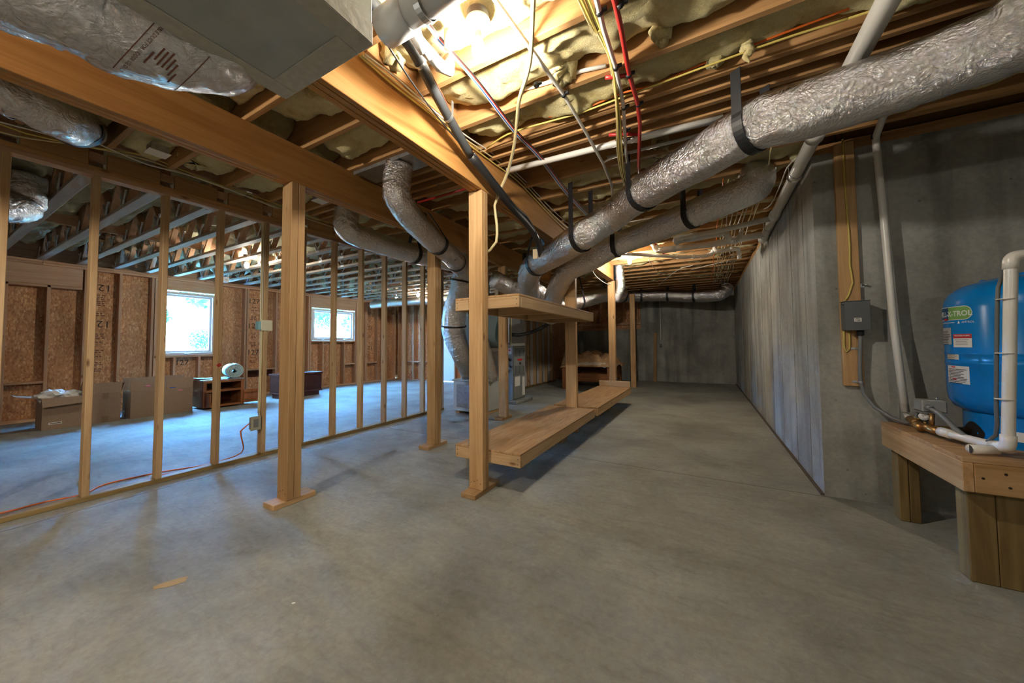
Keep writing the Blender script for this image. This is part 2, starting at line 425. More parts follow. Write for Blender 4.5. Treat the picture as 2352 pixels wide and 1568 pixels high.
def wrap_print(name, geo, mat, parent, tree, P0, Rv, Uv, off=.0015):
    """print laid on a curved surface by casting it onto the surface"""
    Rv = V(Rv).normalized(); Uv = V(Uv).normalized(); nn = Rv.cross(Uv); out = []
    for v in geo[0]:
        p = V(P0)+Rv*v.x+Uv*v.y; h = tree.ray_cast(p+nn*.25, -nn, .7)
        out.append((h[0]+nn*off) if h[0] else None)
    fs = [f for f in geo[1] if all(out[i] is not None for i in f)]; used = sorted({i for f in fs for i in f})
    if not used: return None
    rm = {i: k for k, i in enumerate(used)}
    return mk(name, [out[i] for i in used], [tuple(rm[i] for i in f) for f in fs], mat, parent, True)
def px_of(p):
    q = V(p)-V((0, 0, CAM_H)); d = q.dot(FW)
    return (CX+FPX*q.dot(RT)/d, CY-FPX*q.dot(UP)/d) if d > .05 else (1e6, 1e6)
def eye_hit(tree, x, y):
    d = (FW+RT*((x-CX)/FPX)-UP*((y-CY)/FPX)).normalized(); return tree.ray_cast(V((0, 0, CAM_H)), d)[0]
def tree_of(o):
    l = WL[o.name]; return BVHTree.FromPolygons([v.co+l for v in o.data.vertices], [tuple(p.vertices) for p in o.data.polygons])
# ================================================================== STRUCTURE
ZJ = 2.73            # underside of the joists
ZS = 3.02            # underside of the subfloor
ZB = 2.43            # underside of the beams
PX1, PX0 = -4.16, -4.249   # partition faces
OX = -9.40           # inner face of outer studs; boards behind
XW, YC, YF = .785, 3.53, 11.65   # long concrete wall face, near concrete wall face, far wall face
YR, XE, YE = -3.6, 3.3, 8.62     # rear wall, east wall, left room end wall

def slab(name, x0, x1, y0, y1, z0, z1, mat, kind='structure'):
    o = box(name, x0, x1, y0, y1, z0, z1, mat, None, 0); o['kind'] = kind; return o
floor_o = slab('floor', -9.75, XE+.2, YR-.2, YF+.25, -.12, 0, M_FLOOR)
tag(floor_o, 'trowelled grey concrete basement slab')
# saw-cut joint and hairline crack lines in the slab (recessed strips are sub-millimetre: dark filler laid flush)
M_JOINT = flat('joint_dirt', (.09, .07, .055), .9)
M_STAIN = m_noisy('rust_stain', (.42, .27, .10), (.50, .36, .18), 300, .8)
box('saw_cut', -1.9, XW, 3.505, 3.510, -.002, .0008, M_JOINT, floor_o, 0)
box('saw_cut', -4.1, -1.9, 3.50, 3.504, -.002, .0007, M_JOINT, floor_o, 0)
box('chalk_line', -3.98, -3.976, .2, 6.0, -.002, .0006, M_JOINT, floor_o, 0)
def blob(name, c, rx, ry, ang, mat, parent, z=.0015, n=26, seed=0, rough=.25):
    vs = [V((c[0], c[1], z))]
    for k in range(n):
        a = 2*math.pi*k/n; q = 1+rough*noise.noise(V((math.cos(a)*1.7+seed, math.sin(a)*1.7, seed)))
        x, y = math.cos(a)*rx*q, math.sin(a)*ry*q
        vs.append(V((c[0]+x*math.cos(ang)-y*math.sin(ang), c[1]+x*math.sin(ang)+y*math.cos(ang), z)))
    return mk(name, vs, [(0, 1+k, 1+(k+1) % n) for k in range(n)], mat, parent)
blob('rust_stain', at(396, 1338, z=0), .075, .026, math.radians(62), M_STAIN, floor_o, .0012, seed=4, rough=.5)
blob('plaster_spot', at(674, 1385, z=0), .009, .006, .4, PAPER, floor_o, seed=2)

# ---- concrete walls
def conc(name, x0, x1, y0, y1, z1=2.655):
    return slab(name, x0, x1, y0, y1, 0, z1, M_WALLC)
wr = conc('wall_right', XW, XW+.24, YC, YF); tag(wr, 'long grey cast concrete wall with streaks and form lines')
wn = conc('wall_near_right', XW+.24, XE, YC, YC+.24); tag(wn, 'grey concrete wall behind the blue tank')
we = conc('wall_east', XE, XE+.2, YR, YC+.24); ws = conc('wall_rear', -9.6, XE, YR-.2, YR)
XSTEP = -1.75
wf = conc('wall_far', XSTEP, XW+.24, YF, YF+.24); tag(wf, 'dark grey concrete wall at the far end')
wf2 = slab('wall_far_low', -4.3, XSTEP, YF, YF+.24, 0, 1.62, M_WALLC)
for i, (x, wdt) in enumerate(((-1.05, .006), (-.62, .004), (.12, .006), (.46, .004))): box('form_seam', x, x+wdt, YF-.003, YF, .02, 2.6, M_WALLC, wf, 0)
for i, y in enumerate((3.86, 4.36, 5.0, 5.6, 6.4, 7.3, 8.3, 9.5)): box('form_seam', XW-.003, XW, y, y+.006, .02, 2.62, M_WALLC, wr, 0)
for x in (1.21, 1.9, 2.6): box('form_seam', x, x+.005, YC-.003, YC, .02, 2.62, M_WALLC, wn, 0)
box('gap_filler', XW-.022, XW, YC, YF, 0, .012, M_JOINT, wr, 0)
# treated sill plates on the concrete
box('sill_plate', XW-.003, XW+.15, YC+.2, YF, 2.655, 2.73, JOIST, wr)
box('sill_plate', XW+.0, XE, YC-.004, YC+.15, 2.656, 2.73, JOIST, wn)
box('sill_plate', XSTEP, XW, YF+.01, YF+.15, 2.655, 2.73, JOIST, wf)
# cripple framing above the low part of the far wall
M_OSBD = M_OSB
box('sheathing_board', -4.34, XSTEP, YF+.10, YF+.112, 1.62, 2.73, M_OSBD, wf2, 0)
box('bottom_plate', -4.2, XSTEP, YF+.005, YF+.10, 1.62, 1.70, REDW, wf2)
box('sill_rail', -4.2, XSTEP, YF+.005, YF+.10, 1.78, 1.86, REDW, wf2)
for x in (-3.9, -3.5, -3.1, -2.7, -2.3, -1.85): box('cripple_stud', x, x+.038, YF+.01, YF+.10, 1.86, 2.73, REDW, wf2)

# rim boards closing the joist bays
for nm, a in (('rim_board', (XW+.21, XW+.25, YC+.2, YF+.2, 2.60, ZS)), ('rim_board', (XW+.24, XE+.05, YC+.16, YC+.20, 2.60, ZS)), ('rim_board', (XE+.03, XE+.07, YR, YC+.2, 2.60, ZS)), ('rim_board', (-9.6, XE, YR-.1, YR-.06, 2.60, ZS)), ('rim_board', (-4.3, XW+.25, YF+.16, YF+.20, 2.60, ZS))):
    tag(box(nm, *a, JOIST, None, 0), 'timber rim board closing the joist ends', None, None, 'structure')
wc = slab('wall_return', -4.34, -4.25, 10.41, YF+.2, 0, ZS, M_OSB)
# ---- ceiling: subfloor with joists and wool batts
ceil = slab('ceiling', -9.75, XE+.2, YR-.2, YF+.25, ZS, ZS+.05, M_OSB); tag(ceil, 'open timber joist ceiling stuffed with yellow wool')
JY = [-3.2+.4*k for k in range(11)] + [1.16, 1.56, 1.96, 2.30, 2.42, 2.55, 2.68, 3.03, 3.38, 3.75] + [4.15+.4*k for k in range(19)]
for y in JY:
    xr = XE if y < YC-.05 else XW+.2
    box('joist', -4.11, xr, y-.019, y+.019, ZJ, ZS, JOIST, ceil, .003)
def batt(x0, x1, y0, y1, zb, seed, mat=M_INS, name='insulation_batt', amp=.05, parent=None, droop=0.0, res=.035):
    nx = max(6, int((x1-x0)/res)); ny = max(6, int((y1-y0)/.026)); vs = []; fs = []
    for j in range(ny+1):
        for i in range(nx+1):
            u, v = i/nx, j/ny; x = x0+(x1-x0)*u; y = y0+(y1-y0)*v
            e = min(v, 1-v)*2; e2 = min(u*(x1-x0), (1-u)*(x1-x0))/.12
            rise = .10*(1-min(1, e*2.2)**.6)+.05*(1-min(1, e2))
            nz = noise.fractal(V((x*2.6+seed, y*3.1, seed*1.7)), .6, 2.0, 4)*amp
            n3 = abs(noise.noise(V((x*6.5, y*7.5+seed, 3.3))))*.5*amp
            dr = max(0, noise.noise(V((x*1.1+seed*5, y*.6, 9.1)))-.25)*droop
            z = min(zb+rise+nz-n3-dr, ZS-.004)
            jj = noise.noise(V((x*8, seed, 1)))*.008
            vs.append((x, y+jj, z))
    for j in range(ny):
        for i in range(nx): a = j*(nx+1)+i; fs.append((a, a+nx+1, a+nx+2, a+1))
    # thick edges up to the subfloor
    rim = [i for i in range(nx+1)]+[j*(nx+1)+nx for j in range(1, ny+1)]+[ny*(nx+1)+i for i in range(nx-1, -1, -1)]+[j*(nx+1) for j in range(ny-1, 0, -1)]
    b = len(vs)
    for r_ in rim: vs.append((vs[r_][0], vs[r_][1], ZS-.002))
    n = len(rim)
    for k in range(n): fs.append((rim[k], rim[(k+1) % n], b+(k+1) % n, b+k))
    return mk(name, vs, fs, mat, parent, True)
sd = 1.0
for a, b in zip(JY[:-1], JY[1:]):
    if b-a < .2 or b < -.9: continue
    y0, y1 = a+.021, b-.021
    for k, (x0, x1) in enumerate(((-1.50, XE-.05 if b < YC else XW+.05), (-2.66, -1.62), (-4.08, -2.84))):
        sd += 1.37
        if k == 0 and a > 9.3: continue
        zb = 2.79 + .03*noise.noise(V((a*2, k, .5)))
        pipe_bay = k == 0 and abs(a-2.68) < .02
        if pipe_bay: zb = 2.90
        batt(x0, x1, y0, y1, zb, sd, parent=ceil, droop=0 if pipe_bay else .22 if (k == 0 and a < 4.5) else .12, amp=.055)
# loose tufts of wool hanging out of the bays
def tuft(c, ln, r, seed):
    n = 14; path = [V((c.x+.03*noise.noise(V((k*.4, seed, 0))), c.y+.03*noise.noise(V((seed, k*.4, 3))), c.z-ln*k/n)) for k in range(n+1)]
    rf = lambda i, k, a: max(.003, r*(1-(i/n)**3.5)*(1+.45*noise.noise(V((math.cos(a)*1.5+seed, math.sin(a)*1.5, i*.35)))))
    vs, fs = sweep(path, r, 14, rf); mk('wool_tuft', vs, fs, M_INS, ceil, True)
for k, (x, y, ln, r) in enumerate(((1715, 75, .17, .028), (1520, 60, .10, .05), (1830, 340, .13, .05), (1520, 330, .10, .09), (1640, 118, .09, .05), (1290, 150, .10, .08), (440, 360, .08, .09), (900, 110, .09, .07))):
    tuft(at(x, y, z=2.83), ln, r, k*3.3)
# cross blocking under wool here and there
for (x, y0, y1) in ((-1.53, 1.16, 1.56), (-1.53, 1.56, 1.96), (-1.53, .76, 1.16)):
    box('blocking', x-.019, x+.019, y0+.02, y1-.02, ZJ, ZS-.03, JOIST, ceil)

# ---- partition of 2x4 studs
pt = empty('wall_partition', (PX0, 2, 0), 'bare wooden stud partition between the two rooms', None, None, 'structure')
SY = [.79+.4075*k for k in range(-10, 24)]
PYE = 10.4
box('bottom_plate', PX0, PX1, YR, 4.95, 0, .038, TREATED, pt, .003)
box('bottom_plate', PX0, PX1, 5.9, PYE, 0, .038, TREATED, pt, .003)
for y0, y1 in ((YR, -.4), (-.4, 2.75), (2.75, 6.6), (6.6, PYE)):
    box('top_plate', PX0, PX1, y0+.001, y1-.001, 2.53, 2.567, REDW, pt, .003)
    box('top_plate', PX0, PX1, y0+.251 if y0 > YR else y0, y1+.249 if y1 < PYE else y1, 2.568, 2.605, JOIST, pt, .003)
for i, y in enumerate(SY):
    if y > PYE or (4.6 < y < 5.9): continue
    lean = 0
    box('stud', PX0, PX1, y-.038, y, .038, 2.53, STUD, pt, .003)
box('stud', PX0, PX1, 4.86, 4.898, .038, 2.53, STUD, pt, .003); box('stud', PX0, PX1, 4.90, 4.938, .038, 2.53, TRUSS, pt, .003)
box('stud', PX0, PX1, 5.92, 5.958, .038, 2.53, STUD, pt, .003)
for y in (6.2, 6.62, 7.03, 7.44, 7.84, 8.25, 8.66, 9.06, 9.46, 9.86): box('stud', PX0, PX1, y-.16, y-.122, .038, 2.53, STUD, pt, .003)
# boards between truss ends above the plate
for a, b in zip(SY[:-1], SY[1:]):
    if b > PYE: break
    box('blocking', PX1-.040, PX1-.002, a+.03, b-.068, 2.606, 2.735, JOIST, pt, .003)
    box('truss_end_block', PX1-.075, PX1-.040, b-.066, b+.028, 2.66, 2.73, REDW, pt, .002)
dw = slab('wall_drywall', PX0-.016, PX0-.003, 7.0, PYE+.05, .01, 2.6, DRYW); tag(dw, 'white drywall back seen between the studs')

# ---- left room: outer stud wall with strand board
ol = empty('wall_left', (OX, 3, 0), 'outer stud wall sheathed with brown strand board', None, None, 'structure')
W1 = (2.58, 3.50, 1.0, 2.30); W2 = (5.66, 6.97, 1.32, 2.21)
BX0, BX1 = OX-.155, OX-.142
def osb(y0, y1, z0, z1): return box('strand_board_sheet', BX0, BX1, y0, y1, z0, z1, M_OSB, ol, 0)
edges = [YR, -1.3, -.08, 1.14, W1[0]-.04, W1[1]+.04, 4.58, W2[0]-.04, W2[1]+.04, 8.0, YE+.165]
PANELS = []
for a, b in zip(edges[:-1], edges[1:]):
    win = W1 if abs(a-(W1[0]-.04)) < .01 else W2 if abs(a-(W2[0]-.04)) < .01 else None
    if win: PANELS.append(osb(a, b, .02, win[2]-.03)); PANELS.append(osb(a, b, win[3]+.03, 2.73))
    else: PANELS.append(osb(a, b, .02, 2.73))
def ost(y, z0, z1, w_=.038): return box('stud', OX-.142, OX, y-w_/2, y+w_/2, z0, z1, REDW, ol, .003)
box('bottom_plate', OX-.142, OX, YR, YE, 0, .038, REDW, ol)
for y0, y1 in ((YR, 1.2), (1.2, 5.1), (5.1, YE)): box('top_plate', OX-.142, OX, y0, y1-.002, 2.529, 2.566, REDW, ol); box('top_plate', OX-.142, OX, y0, y1-.003, 2.568, 2.604, REDW, ol)
for y in (-2.8, -2.4, -2.0, -1.6, -1.2, -.8, -.4, .0, .45, .87, 1.27, 1.66, 1.70, 2.07, 2.50, 2.55, 3.53, 3.58, 4.07, 4.12, 4.75, 5.16, 5.57, 5.62, 7.01, 7.06, 7.38, 7.42, 7.84, 8.08, 8.2, 8.58): ost(y, .038, 2.529)
for y in (2.84, 3.24): ost(y, .038, W1[2]-.04)
for y in (5.98, 6.31, 6.64): ost(y, .038, W2[2]-.04)
for (a, b, zt, zs) in ((W1[0]-.04, W1[1]+.04, W1[3], W1[2]), (W2[0]-.04, W2[1]+.04, W2[3], W2[2])):
    box('header', OX-.06, OX+.001, a, b, zt+.03, 2.527, REDW, ol, .003); box('rough_sill', OX-.142, OX, a, b, zs-.04, zs-.002, REDW, ol, .003)
box('header', OX-.06, OX+.001, -1.1, 1.62, 2.21, 2.527, REDW, ol, .003); box('header_plate', OX-.142, OX, -1.1, 1.62, 2.17, 2.208, REDW, ol)
for (a, b) in ((.02, .85), (.89, 1.25), (4.14, 4.73), (6.66, 6.99), (7.44, 7.82)): box('fire_block', OX-.142, OX, a, b, .60, .638, REDW, ol)
box('dark_gap_block', OX-.140, OX-.125, 4.14, 4.73, .44, .598, DARKW, ol, 0)
# mill print on the sheathing
def mill(y, zs, flip=False, parent=None, wd=.17):
    Rv = (0, 1, 0); Uv = (0, 0, 1)
    if flip: Rv = (0, -1, 0); Uv = (0, 0, -1)
    for z in zs:
        flat_print('mill_print', text_geo('127', .17), INK, parent, (BX1, y, z), Rv, Uv)
    bars = []
    for k in range(46):
        z = .75+k*.037
        if any(abs(z-q) < .12 for q in zs): continue
        if noise.noise(V((k*.45, y, 0))) < -.12: continue
        ww = wd*(.45+.5*random.random()); o = (random.random()-.5)*.03
        bars.append(rect_geo(ww*.42, .018, 1, 1, o-ww*.27, z)); bars.append(rect_geo(ww*.3, .018, 1, 1, o+ww*.25, z))
    flat_print('mill_print', join(*bars), INKB, parent, (BX1, y, 0), (0, 1, 0), (0, 0, 1), .001)
mill(1.86, (2.26, 1.6), True, PANELS[3]); mill(4.30, (2.26, 1.66, 1.02), False, PANELS[6]); mill(7.62, (1.75, 1.1), True, PANELS[-3], .13)
mill(3.03, (.84,), False, PANELS[4], .14) if False else None
flat_print('mill_print', text_geo('127', .15), INK, PANELS[4], (BX1, 3.0, .84), (0, 1, 0), (0, 0, 1))

# ---- left room end wall
oe = empty('wall_end', (-7, YE, 0), 'short stud wall closing the far end of the left room', None, None, 'structure')
for x0, x1 in ((OX-.15, -8.3), (-8.3, -7.42), (-6.88, -5.6), (-5.6, PX0-.02)): box('strand_board_sheet', x0+.002, x1-.002, YE+.142, YE+.155, .02, 2.73, M_OSB, oe, 0)
box('rim_board', OX-.1, PX0-.01, YE+.10, YE+.15, 2.60, ZS, REDW, oe, 0)
box('strand_board_sheet', -7.42, -6.88, YE+.142, YE+.155, 2.08, 2.73, M_OSB, oe, 0)
box('bottom_plate', OX, -7.45, YE, YE+.142, 0, .038, REDW, oe); box('bottom_plate', -6.85, PX0-.02, YE, YE+.142, 0, .038, REDW, oe)
box('top_plate', OX, PX0-.02, YE, YE+.142, 2.529, 2.604, REDW, oe)
for x in (-9.3, -9.0, -8.62, -8.58, -8.2, -7.85, -7.48, -6.84, -6.5, -6.1, -5.7, -5.3, -4.9, -4.5): box('stud', x-.019, x+.019, YE, YE+.142, .038, 2.529, REDW, oe, .003)
for (a, b) in ((-8.98, -8.64), (-8.56, -8.22), (-8.18, -7.87)): box('fire_block', a, b, YE, YE+.142, .60, .638, REDW, oe)
door = box('door_1', -7.42, -6.88, YE+.05, YE+.09, .02, 2.05, DRYW); tag(door, 'plain white door leaf in the end wall', None, None, 'structure')
turned('door_knob', [(.008, 0), (.008, -.03), (.028, -.035), (.03, -.05), (.02, -.065), (.004, -.068)], (-6.95, YE+.05, .98), BRASS, door, 16, 'y')

# ---- windows
def window(name, Yr, label, mull=None):
    y0, y1, z0, z1 = Yr
    wd = empty(name, (OX-.06, (y0+y1)/2, z0), label, None, None, 'structure')
    f = .055; xa, xb = OX-.12, OX-.01
    box('frame_head', xa, xb, y0, y1, z1-f, z1, WHITE, wd); box('frame_sill', xa, xb, y0, y1, z0, z0+f, WHITE, wd)
    box('frame_jamb', xa, xb, y0, y0+f, z0+f, z1-f, WHITE, wd); box('frame_jamb', xa, xb, y1-f, y1, z0+f, z1-f, WHITE, wd)
    cells = [(y0+f, y1-f)]
    if mull: box('frame_mullion', xa, xb, mull-.05, mull+.05, z0+f, z1-f, WHITE, wd); cells = [(y0+f, mull-.05), (mull+.05, y1-f)]
    for a, b in cells:
        s = .04; xc, xd = OX-.09, OX-.045
        box('sash_rail', xc, xd, a, b, z0+f, z0+f+s, WHITE, wd); box('sash_rail', xc, xd, a, b, z1-f-s, z1-f, WHITE, wd)
        box('sash_stile', xc, xd, a, a+s, z0+f+s, z1-f-s, WHITE, wd); box('sash_stile', xc, xd, b-s, b, z0+f+s, z1-f-s, WHITE, wd)
        box('glass_pane', OX-.075, OX-.069, a+s-.004, b-s+.004, z0+f+s-.004, z1-f-s+.004, GLASSM, wd, 0)
        m = (a+b)/2; h = box('crank_handle', xb, xb+.02, m-.05, m+.05, z0+.02, z0+.036, WHITE, wd); h.rotation_euler = (.15, 0, 0)
    return wd
window('window_1', W1, 'single white vinyl casement window in the strand board wall')
window('window_2', W2, 'double white vinyl window beside the end wall', 6.31)
box('foam_seal', OX-.13, OX-.02, W1[1]+.002, W1[1]+.018, W1[2], W1[3], INKW, bpy.data.objects['window_1'], 0)

# ---- outdoors: sloping bank and bushes behind the windows
M_GRASS = m_noisy('bank_grass', (.30, .34, .20), (.55, .55, .42), 3, .9)
M_LEAF = m_noisy('bush_leaf', (.012, .05, .008), (.03, .10, .02), 8, .7)
vs = []; fs = []
for i in range(21):
    for j in range(25):
        d = i*.6; x = OX-.6-d; y = -6+j*1.1
        vs.append((x, y, .55+.19*d+.25*noise.noise(V((x*.4, y*.4, 2)))))
for i in range(20):
    for j in range(24): a = i*25+j; fs.append((a, a+1, a+26, a+25))
hill = mk('hillside_ground', vs, fs, M_GRASS, None, True); tag(hill, 'sunlit grassy bank outside the windows', None, None, 'structure'); fixn(hill)
def bush(c, r, n, label, seed):
    rnd = random.Random(seed); vs = []; fs = []
    for k in range(n):
        d = V((rnd.gauss(0, 1), rnd.gauss(0, 1), rnd.gauss(0, 1))).normalized()*r*rnd.random()**.4; p = V(c)+V((d.x, d.y, d.z*.9))
        a = V((rnd.gauss(0, 1), rnd.gauss(0, 1), rnd.gauss(0, 1))).normalized(); b = a.orthogonal().normalized(); s = r*.14
        i = len(vs); vs += [p-a*s, p+b*s*.5, p+a*s, p-b*s*.5]; fs.append((i, i+1, i+2, i+3))
    t = empty('bush', (c[0], c[1], c[2]-r*1.1), label, 'bush', 'bushes outside the windows')
    lf = mk('foliage', vs, fs, M_LEAF, t); lf['kind'] = 'stuff'
    tube('stem', [(c[0], c[1], c[2]-r*1.15), (c[0]+.03, c[1], c[2])], .03, BENCHW['z'], t)
bush((-13.5, 3.5, 2.05), .5, 420, 'round green bush behind the middle of the single window', 1)
bush((-14.8, 5.3, 3.2), .8, 460, 'large leafy bush high behind the single window', 2)
bush((-12.6, 4.4, 1.35), .34, 320, 'low green shrub below the single window view', 3)
bush((-15.0, 9.6, 3.1), .9, 480, 'tall green bush behind the left sash of the double window', 4)
bush((-14.2, 10.6, 2.2), .6, 380, 'bushy shrub behind the right sash of the double window', 5)
bush((-13.2, 8.4, 2.3), .5, 380, 'small green shrub near the double window', 6)
# ================================================================== BEAMS, POSTS, TRUSSES
def beam(x0, x1, y0, y1, label):
    b = empty('support_beam', ((x0+x1)/2, y0, ZB), label, 'beam')
    n = 3; w_ = (x1-x0)/n
    for i in range(n): box('ply', x0+i*w_+.0025, x0+(i+1)*w_-.0025, y0, y1, ZB, ZJ-.001, BEAM, b, .003)
    return b
beam(-1.655, -1.53, YR, 6.95, 'orange laminated beam resting on the post through the plywood shelves')
beam(-2.835, -2.71, YR, 6.6, 'dark orange laminated beam nearer the stud partition')

def post(x0, x1, y0, y1, z1, label, foot=None, z0=None, plies=1):
    p = empty('support_post', ((x0+x1)/2, (y0+y1)/2, 0), label, 'post')
    zb = z0 if z0 is not None else (.038 if foot else 0)
    if plies == 1: box('shaft', x0, x1, y0, y1, zb, z1, PINE, p, .004)
    else:
        w_ = (y1-y0)/plies
        for i in range(plies): box('shaft_ply', x0, x1, y0+i*w_+.001, y0+(i+1)*w_-.001, zb, z1, PINE, p, .003)
    if foot: box('foot_plate', *foot, 0, .038, PINE, p, .003)
    # nail heads near the foot
    nl = []
    for k in range(4):
        c = (x0+.02+(x1-x0-.04)*k/3, y0-.0006, zb+.05+.012*((k*7) % 3)); nl.append(lathe([(.0035, 0), (.0035, -.001)], c, 8, 'y'))
    mk('nail_head', *join(*nl), GALV_DARK, p)['kind'] = 'stuff'
    return p
GALV_DARK = flat('dark_nail', (.06, .045, .035), .5, .6)
post(-2.835, -2.705, 1.455, 1.56, ZB-.001, 'double post on a short foot board nearest the stud partition', (-2.85, -2.71, 1.37, 1.68), plies=2)
post(-1.665, -1.535, 2.285, 2.375, ZB-.001, 'stained post standing through the near end of the plywood shelves', (-1.675, -1.54, 2.19, 2.55), plies=2)
post(-2.83, -2.71, 3.06, 3.17, ZB-.001, 'wooden post on a foot board in front of the vertical silver duct', (-2.86, -2.715, 2.96, 3.29), plies=2)
post(-2.86, -2.73, 4.72, 4.81, ZB-.001, 'wooden post on a foot board in front of the furnace', (-2.885, -2.74, 4.62, 4.94), plies=2)
post(-1.65, -1.50, 4.478, 4.545, ZB-.001, 'wooden post rising between the two lower shelf boards', plies=1)
post(-1.655, -1.53, 6.955, 7.06, ZB+.0, 'wooden post under the far end of the beam beside the bulb', plies=1)
post(-1.72, -1.59, 9.64, 9.73, 2.5, 'plain wooden post standing near the dark far wall', plies=1)
sh = box('timber_offcut', -1.37, -1.28, 11.56, 11.60, 0, 1.5, PINE); sh.rotation_euler = (-.05, .02, 0); sh.location.y -= .03
tag(sh, 'short plank leaning upright against the far concrete wall', 'plank')

# ---- metal web floor trusses over the left room
def web_mesh():
    # one galvanized V web with its nail plate
    parts = []
    for s in (-1, 1):
        a = V((s*.012, 0, .03)); b = V((s*.085, 0, .16)); t = (b-a).normalized()
        parts.append(sweep([a, b], .010, 4))
    vs, fs = join(*parts); v2 = boxv(-.045, .045, -.0005, .0015, -.0, .085); o = len(vs)
    fs = fs+[tuple(i+o for i in q) for q in BOXF]; vs = vs+[V(q) for q in v2]
    me = bpy.data.meshes.new('web'); me.from_pydata([tuple(v) for v in vs], [], fs); me.materials.append(M_GALV); me.update(); return me
WEB = web_mesh()
def diag_mesh(s):
    vs, fs = chamfer(-.019, .019, -.03, .03, -.205, .205, .002); a = math.atan2(s*.25, .335); c, sn = math.cos(a), math.sin(a)
    me = bpy.data.meshes.new('diagonal'); me.from_pydata([(x*c+z*sn, y, -x*sn+z*c) for x, y, z in vs], [], fs); me.materials.append(REDW['z']); me.update()
    bm = bmesh.new(); bm.from_mesh(me); bmesh.ops.recalc_face_normals(bm, faces=bm.faces); bm.to_mesh(me); bm.free(); return me
DIAG = {-1: diag_mesh(-1), 1: diag_mesh(1)}
TX0, TX1 = OX-.14, PX1-.08
def truss(y, label, group):
    t = empty('floor_truss', (TX0, y, 2.605), label, 'truss', group)
    box('bottom_chord', TX0, TX1, y-.045, y+.045, 2.605, 2.643, TRUSS, t, .003)
    box('top_chord', TX0, TX1, y-.045, y+.045, 2.982, ZS-.001, TRUSS, t, .003)
    n = 9
    for k in range(n):
        x = TX0+.35+k*.575
        for s in (-1, 1):
            o = bpy.data.objects.new('diagonal', DIAG[s]); place(o, (x+s*.145, y, 2.8125), t)
    for k in range(n):
        x = TX0+.35+k*.575; o = bpy.data.objects.new('web', WEB); place(o, (x, y-.0475, 2.61), t)
    for x in (TX0+.02, TX1-.06, -6.9): box('upright', x, x+.038, y-.044, y+.044, 2.644, 2.981, REDW, t, 0)
    return t
TYS = [y-.019 for y in SY if -1.3 < y < 8.5]
t0 = truss(TYS[0], 'pale timber floor truss with galvanized V webs over the left room', 'floor trusses over the left room')
for y in TYS[1:]: dup(t0, (TX0, y, 2.605))
for y in TYS[:2]: pass
lc = empty('wall_upper_insulation', (-6.8, 3, 2.8), 'wool between the trusses of the left room', None, None, 'structure')
for i, (a, b) in enumerate(zip(TYS[:-1], TYS[1:])):
    if b < .2: continue
    batt(OX+.05, PX0-.1, a+.05, b-.05, 2.83+.03*noise.noise(V((a, 4, 4))), 50+i*2.1, M_INS2, 'insulation_batt', .06, lc, .1, .06)
# strongback board tying the trusses, rim boards
sb = box('strongback', -6.92, -6.88, -1.2, 8.5, 2.70, 2.84, REDW); tag(sb, 'long board tying the floor trusses together across the left room', 'board')
for x in (OX-.02,):
    rb = box('rim_board', x-.10, x-.02, YR, YE, 2.61, ZS, REDW); tag(rb, 'dark rim board above the strand board wall', None, None, 'structure')
rb2 = box('rim_board', PX0-.05, PX0-.02, -3.4, 8.6, 2.85, ZS, REDW); tag(rb2, 'rim board above the stud partition', None, None, 'structure')

rb3 = box('rim_board', PX0-.05, PX0-.02, 8.6, 11.8, 2.58, ZS, REDW); tag(rb3, 'rim board above the drywall backed studs', None, None, 'structure')
# ---- plywood shelves through the posts
def shelf(name, x0, x1, y0, y1, z0, label, ribs, top=True):
    s = empty(name, ((x0+x1)/2, y0, z0), label, 'shelf'); h = .089
    box('end_board', x0, x1, y0, y0+.038, z0, z0+h, STUD, s, .003); box('end_board', x0, x1, y1-.038, y1, z0, z0+h, STUD, s, .003)
    box('side_board', x1-.038, x1, y0+.0385, y1-.0385, z0, z0+h, STUD, s, .003); box('side_board', x0, x0+.038, y0+.0385, y1-.0385, z0, z0+h, STUD, s, .003)
    for y in ribs: box('cross_board', x0+.039, x1-.039, y-.019, y+.019, z0, z0+h, STUD, s, .003)
    if top: box('plywood_deck', x0, x1, y0, y1, z0+h+.0005, z0+h+.0185, PLY, s, .002)
    nl = []
    for x in (x0+.02, x1-.02):
        for z in (z0+.025, z0+.065): nl.append(lathe([(.004, 0), (.004, -.001)], (x, y0-.0006, z), 8, 'y'))
    mk('screw_head', *join(*nl), GALV_DARK, s)['kind'] = 'stuff'
    return s
shelf('low_shelf', -1.88, -1.255, 2.385, 4.47, .225, 'low plywood shelf running from the stained post', (3.1, 3.8))
s2 = shelf('low_shelf', -1.86, -1.235, 4.555, 6.93, .23, 'low plywood shelf with a raised end board beyond the middle post', (5.3, 6.1))
box('raised_end_board', -1.84, -1.25, 6.895, 6.93, .3385, .45, STUD, s2, .003)
for (y, z) in ((4.0, .225), (6.3, .23)):
    bl = box('bearer_block', -1.65, -1.50, y-.09, y+.09, 0, z-.001, PINE); tag(bl, 'wooden block under the %s low shelf board' % ('near' if y < 5 else 'far'), 'block')
s3 = shelf('high_shelf', -1.88, -1.255, 2.385, 4.47, 1.47, 'shoulder-high shelf frame carried by two posts', (3.05, 3.72))
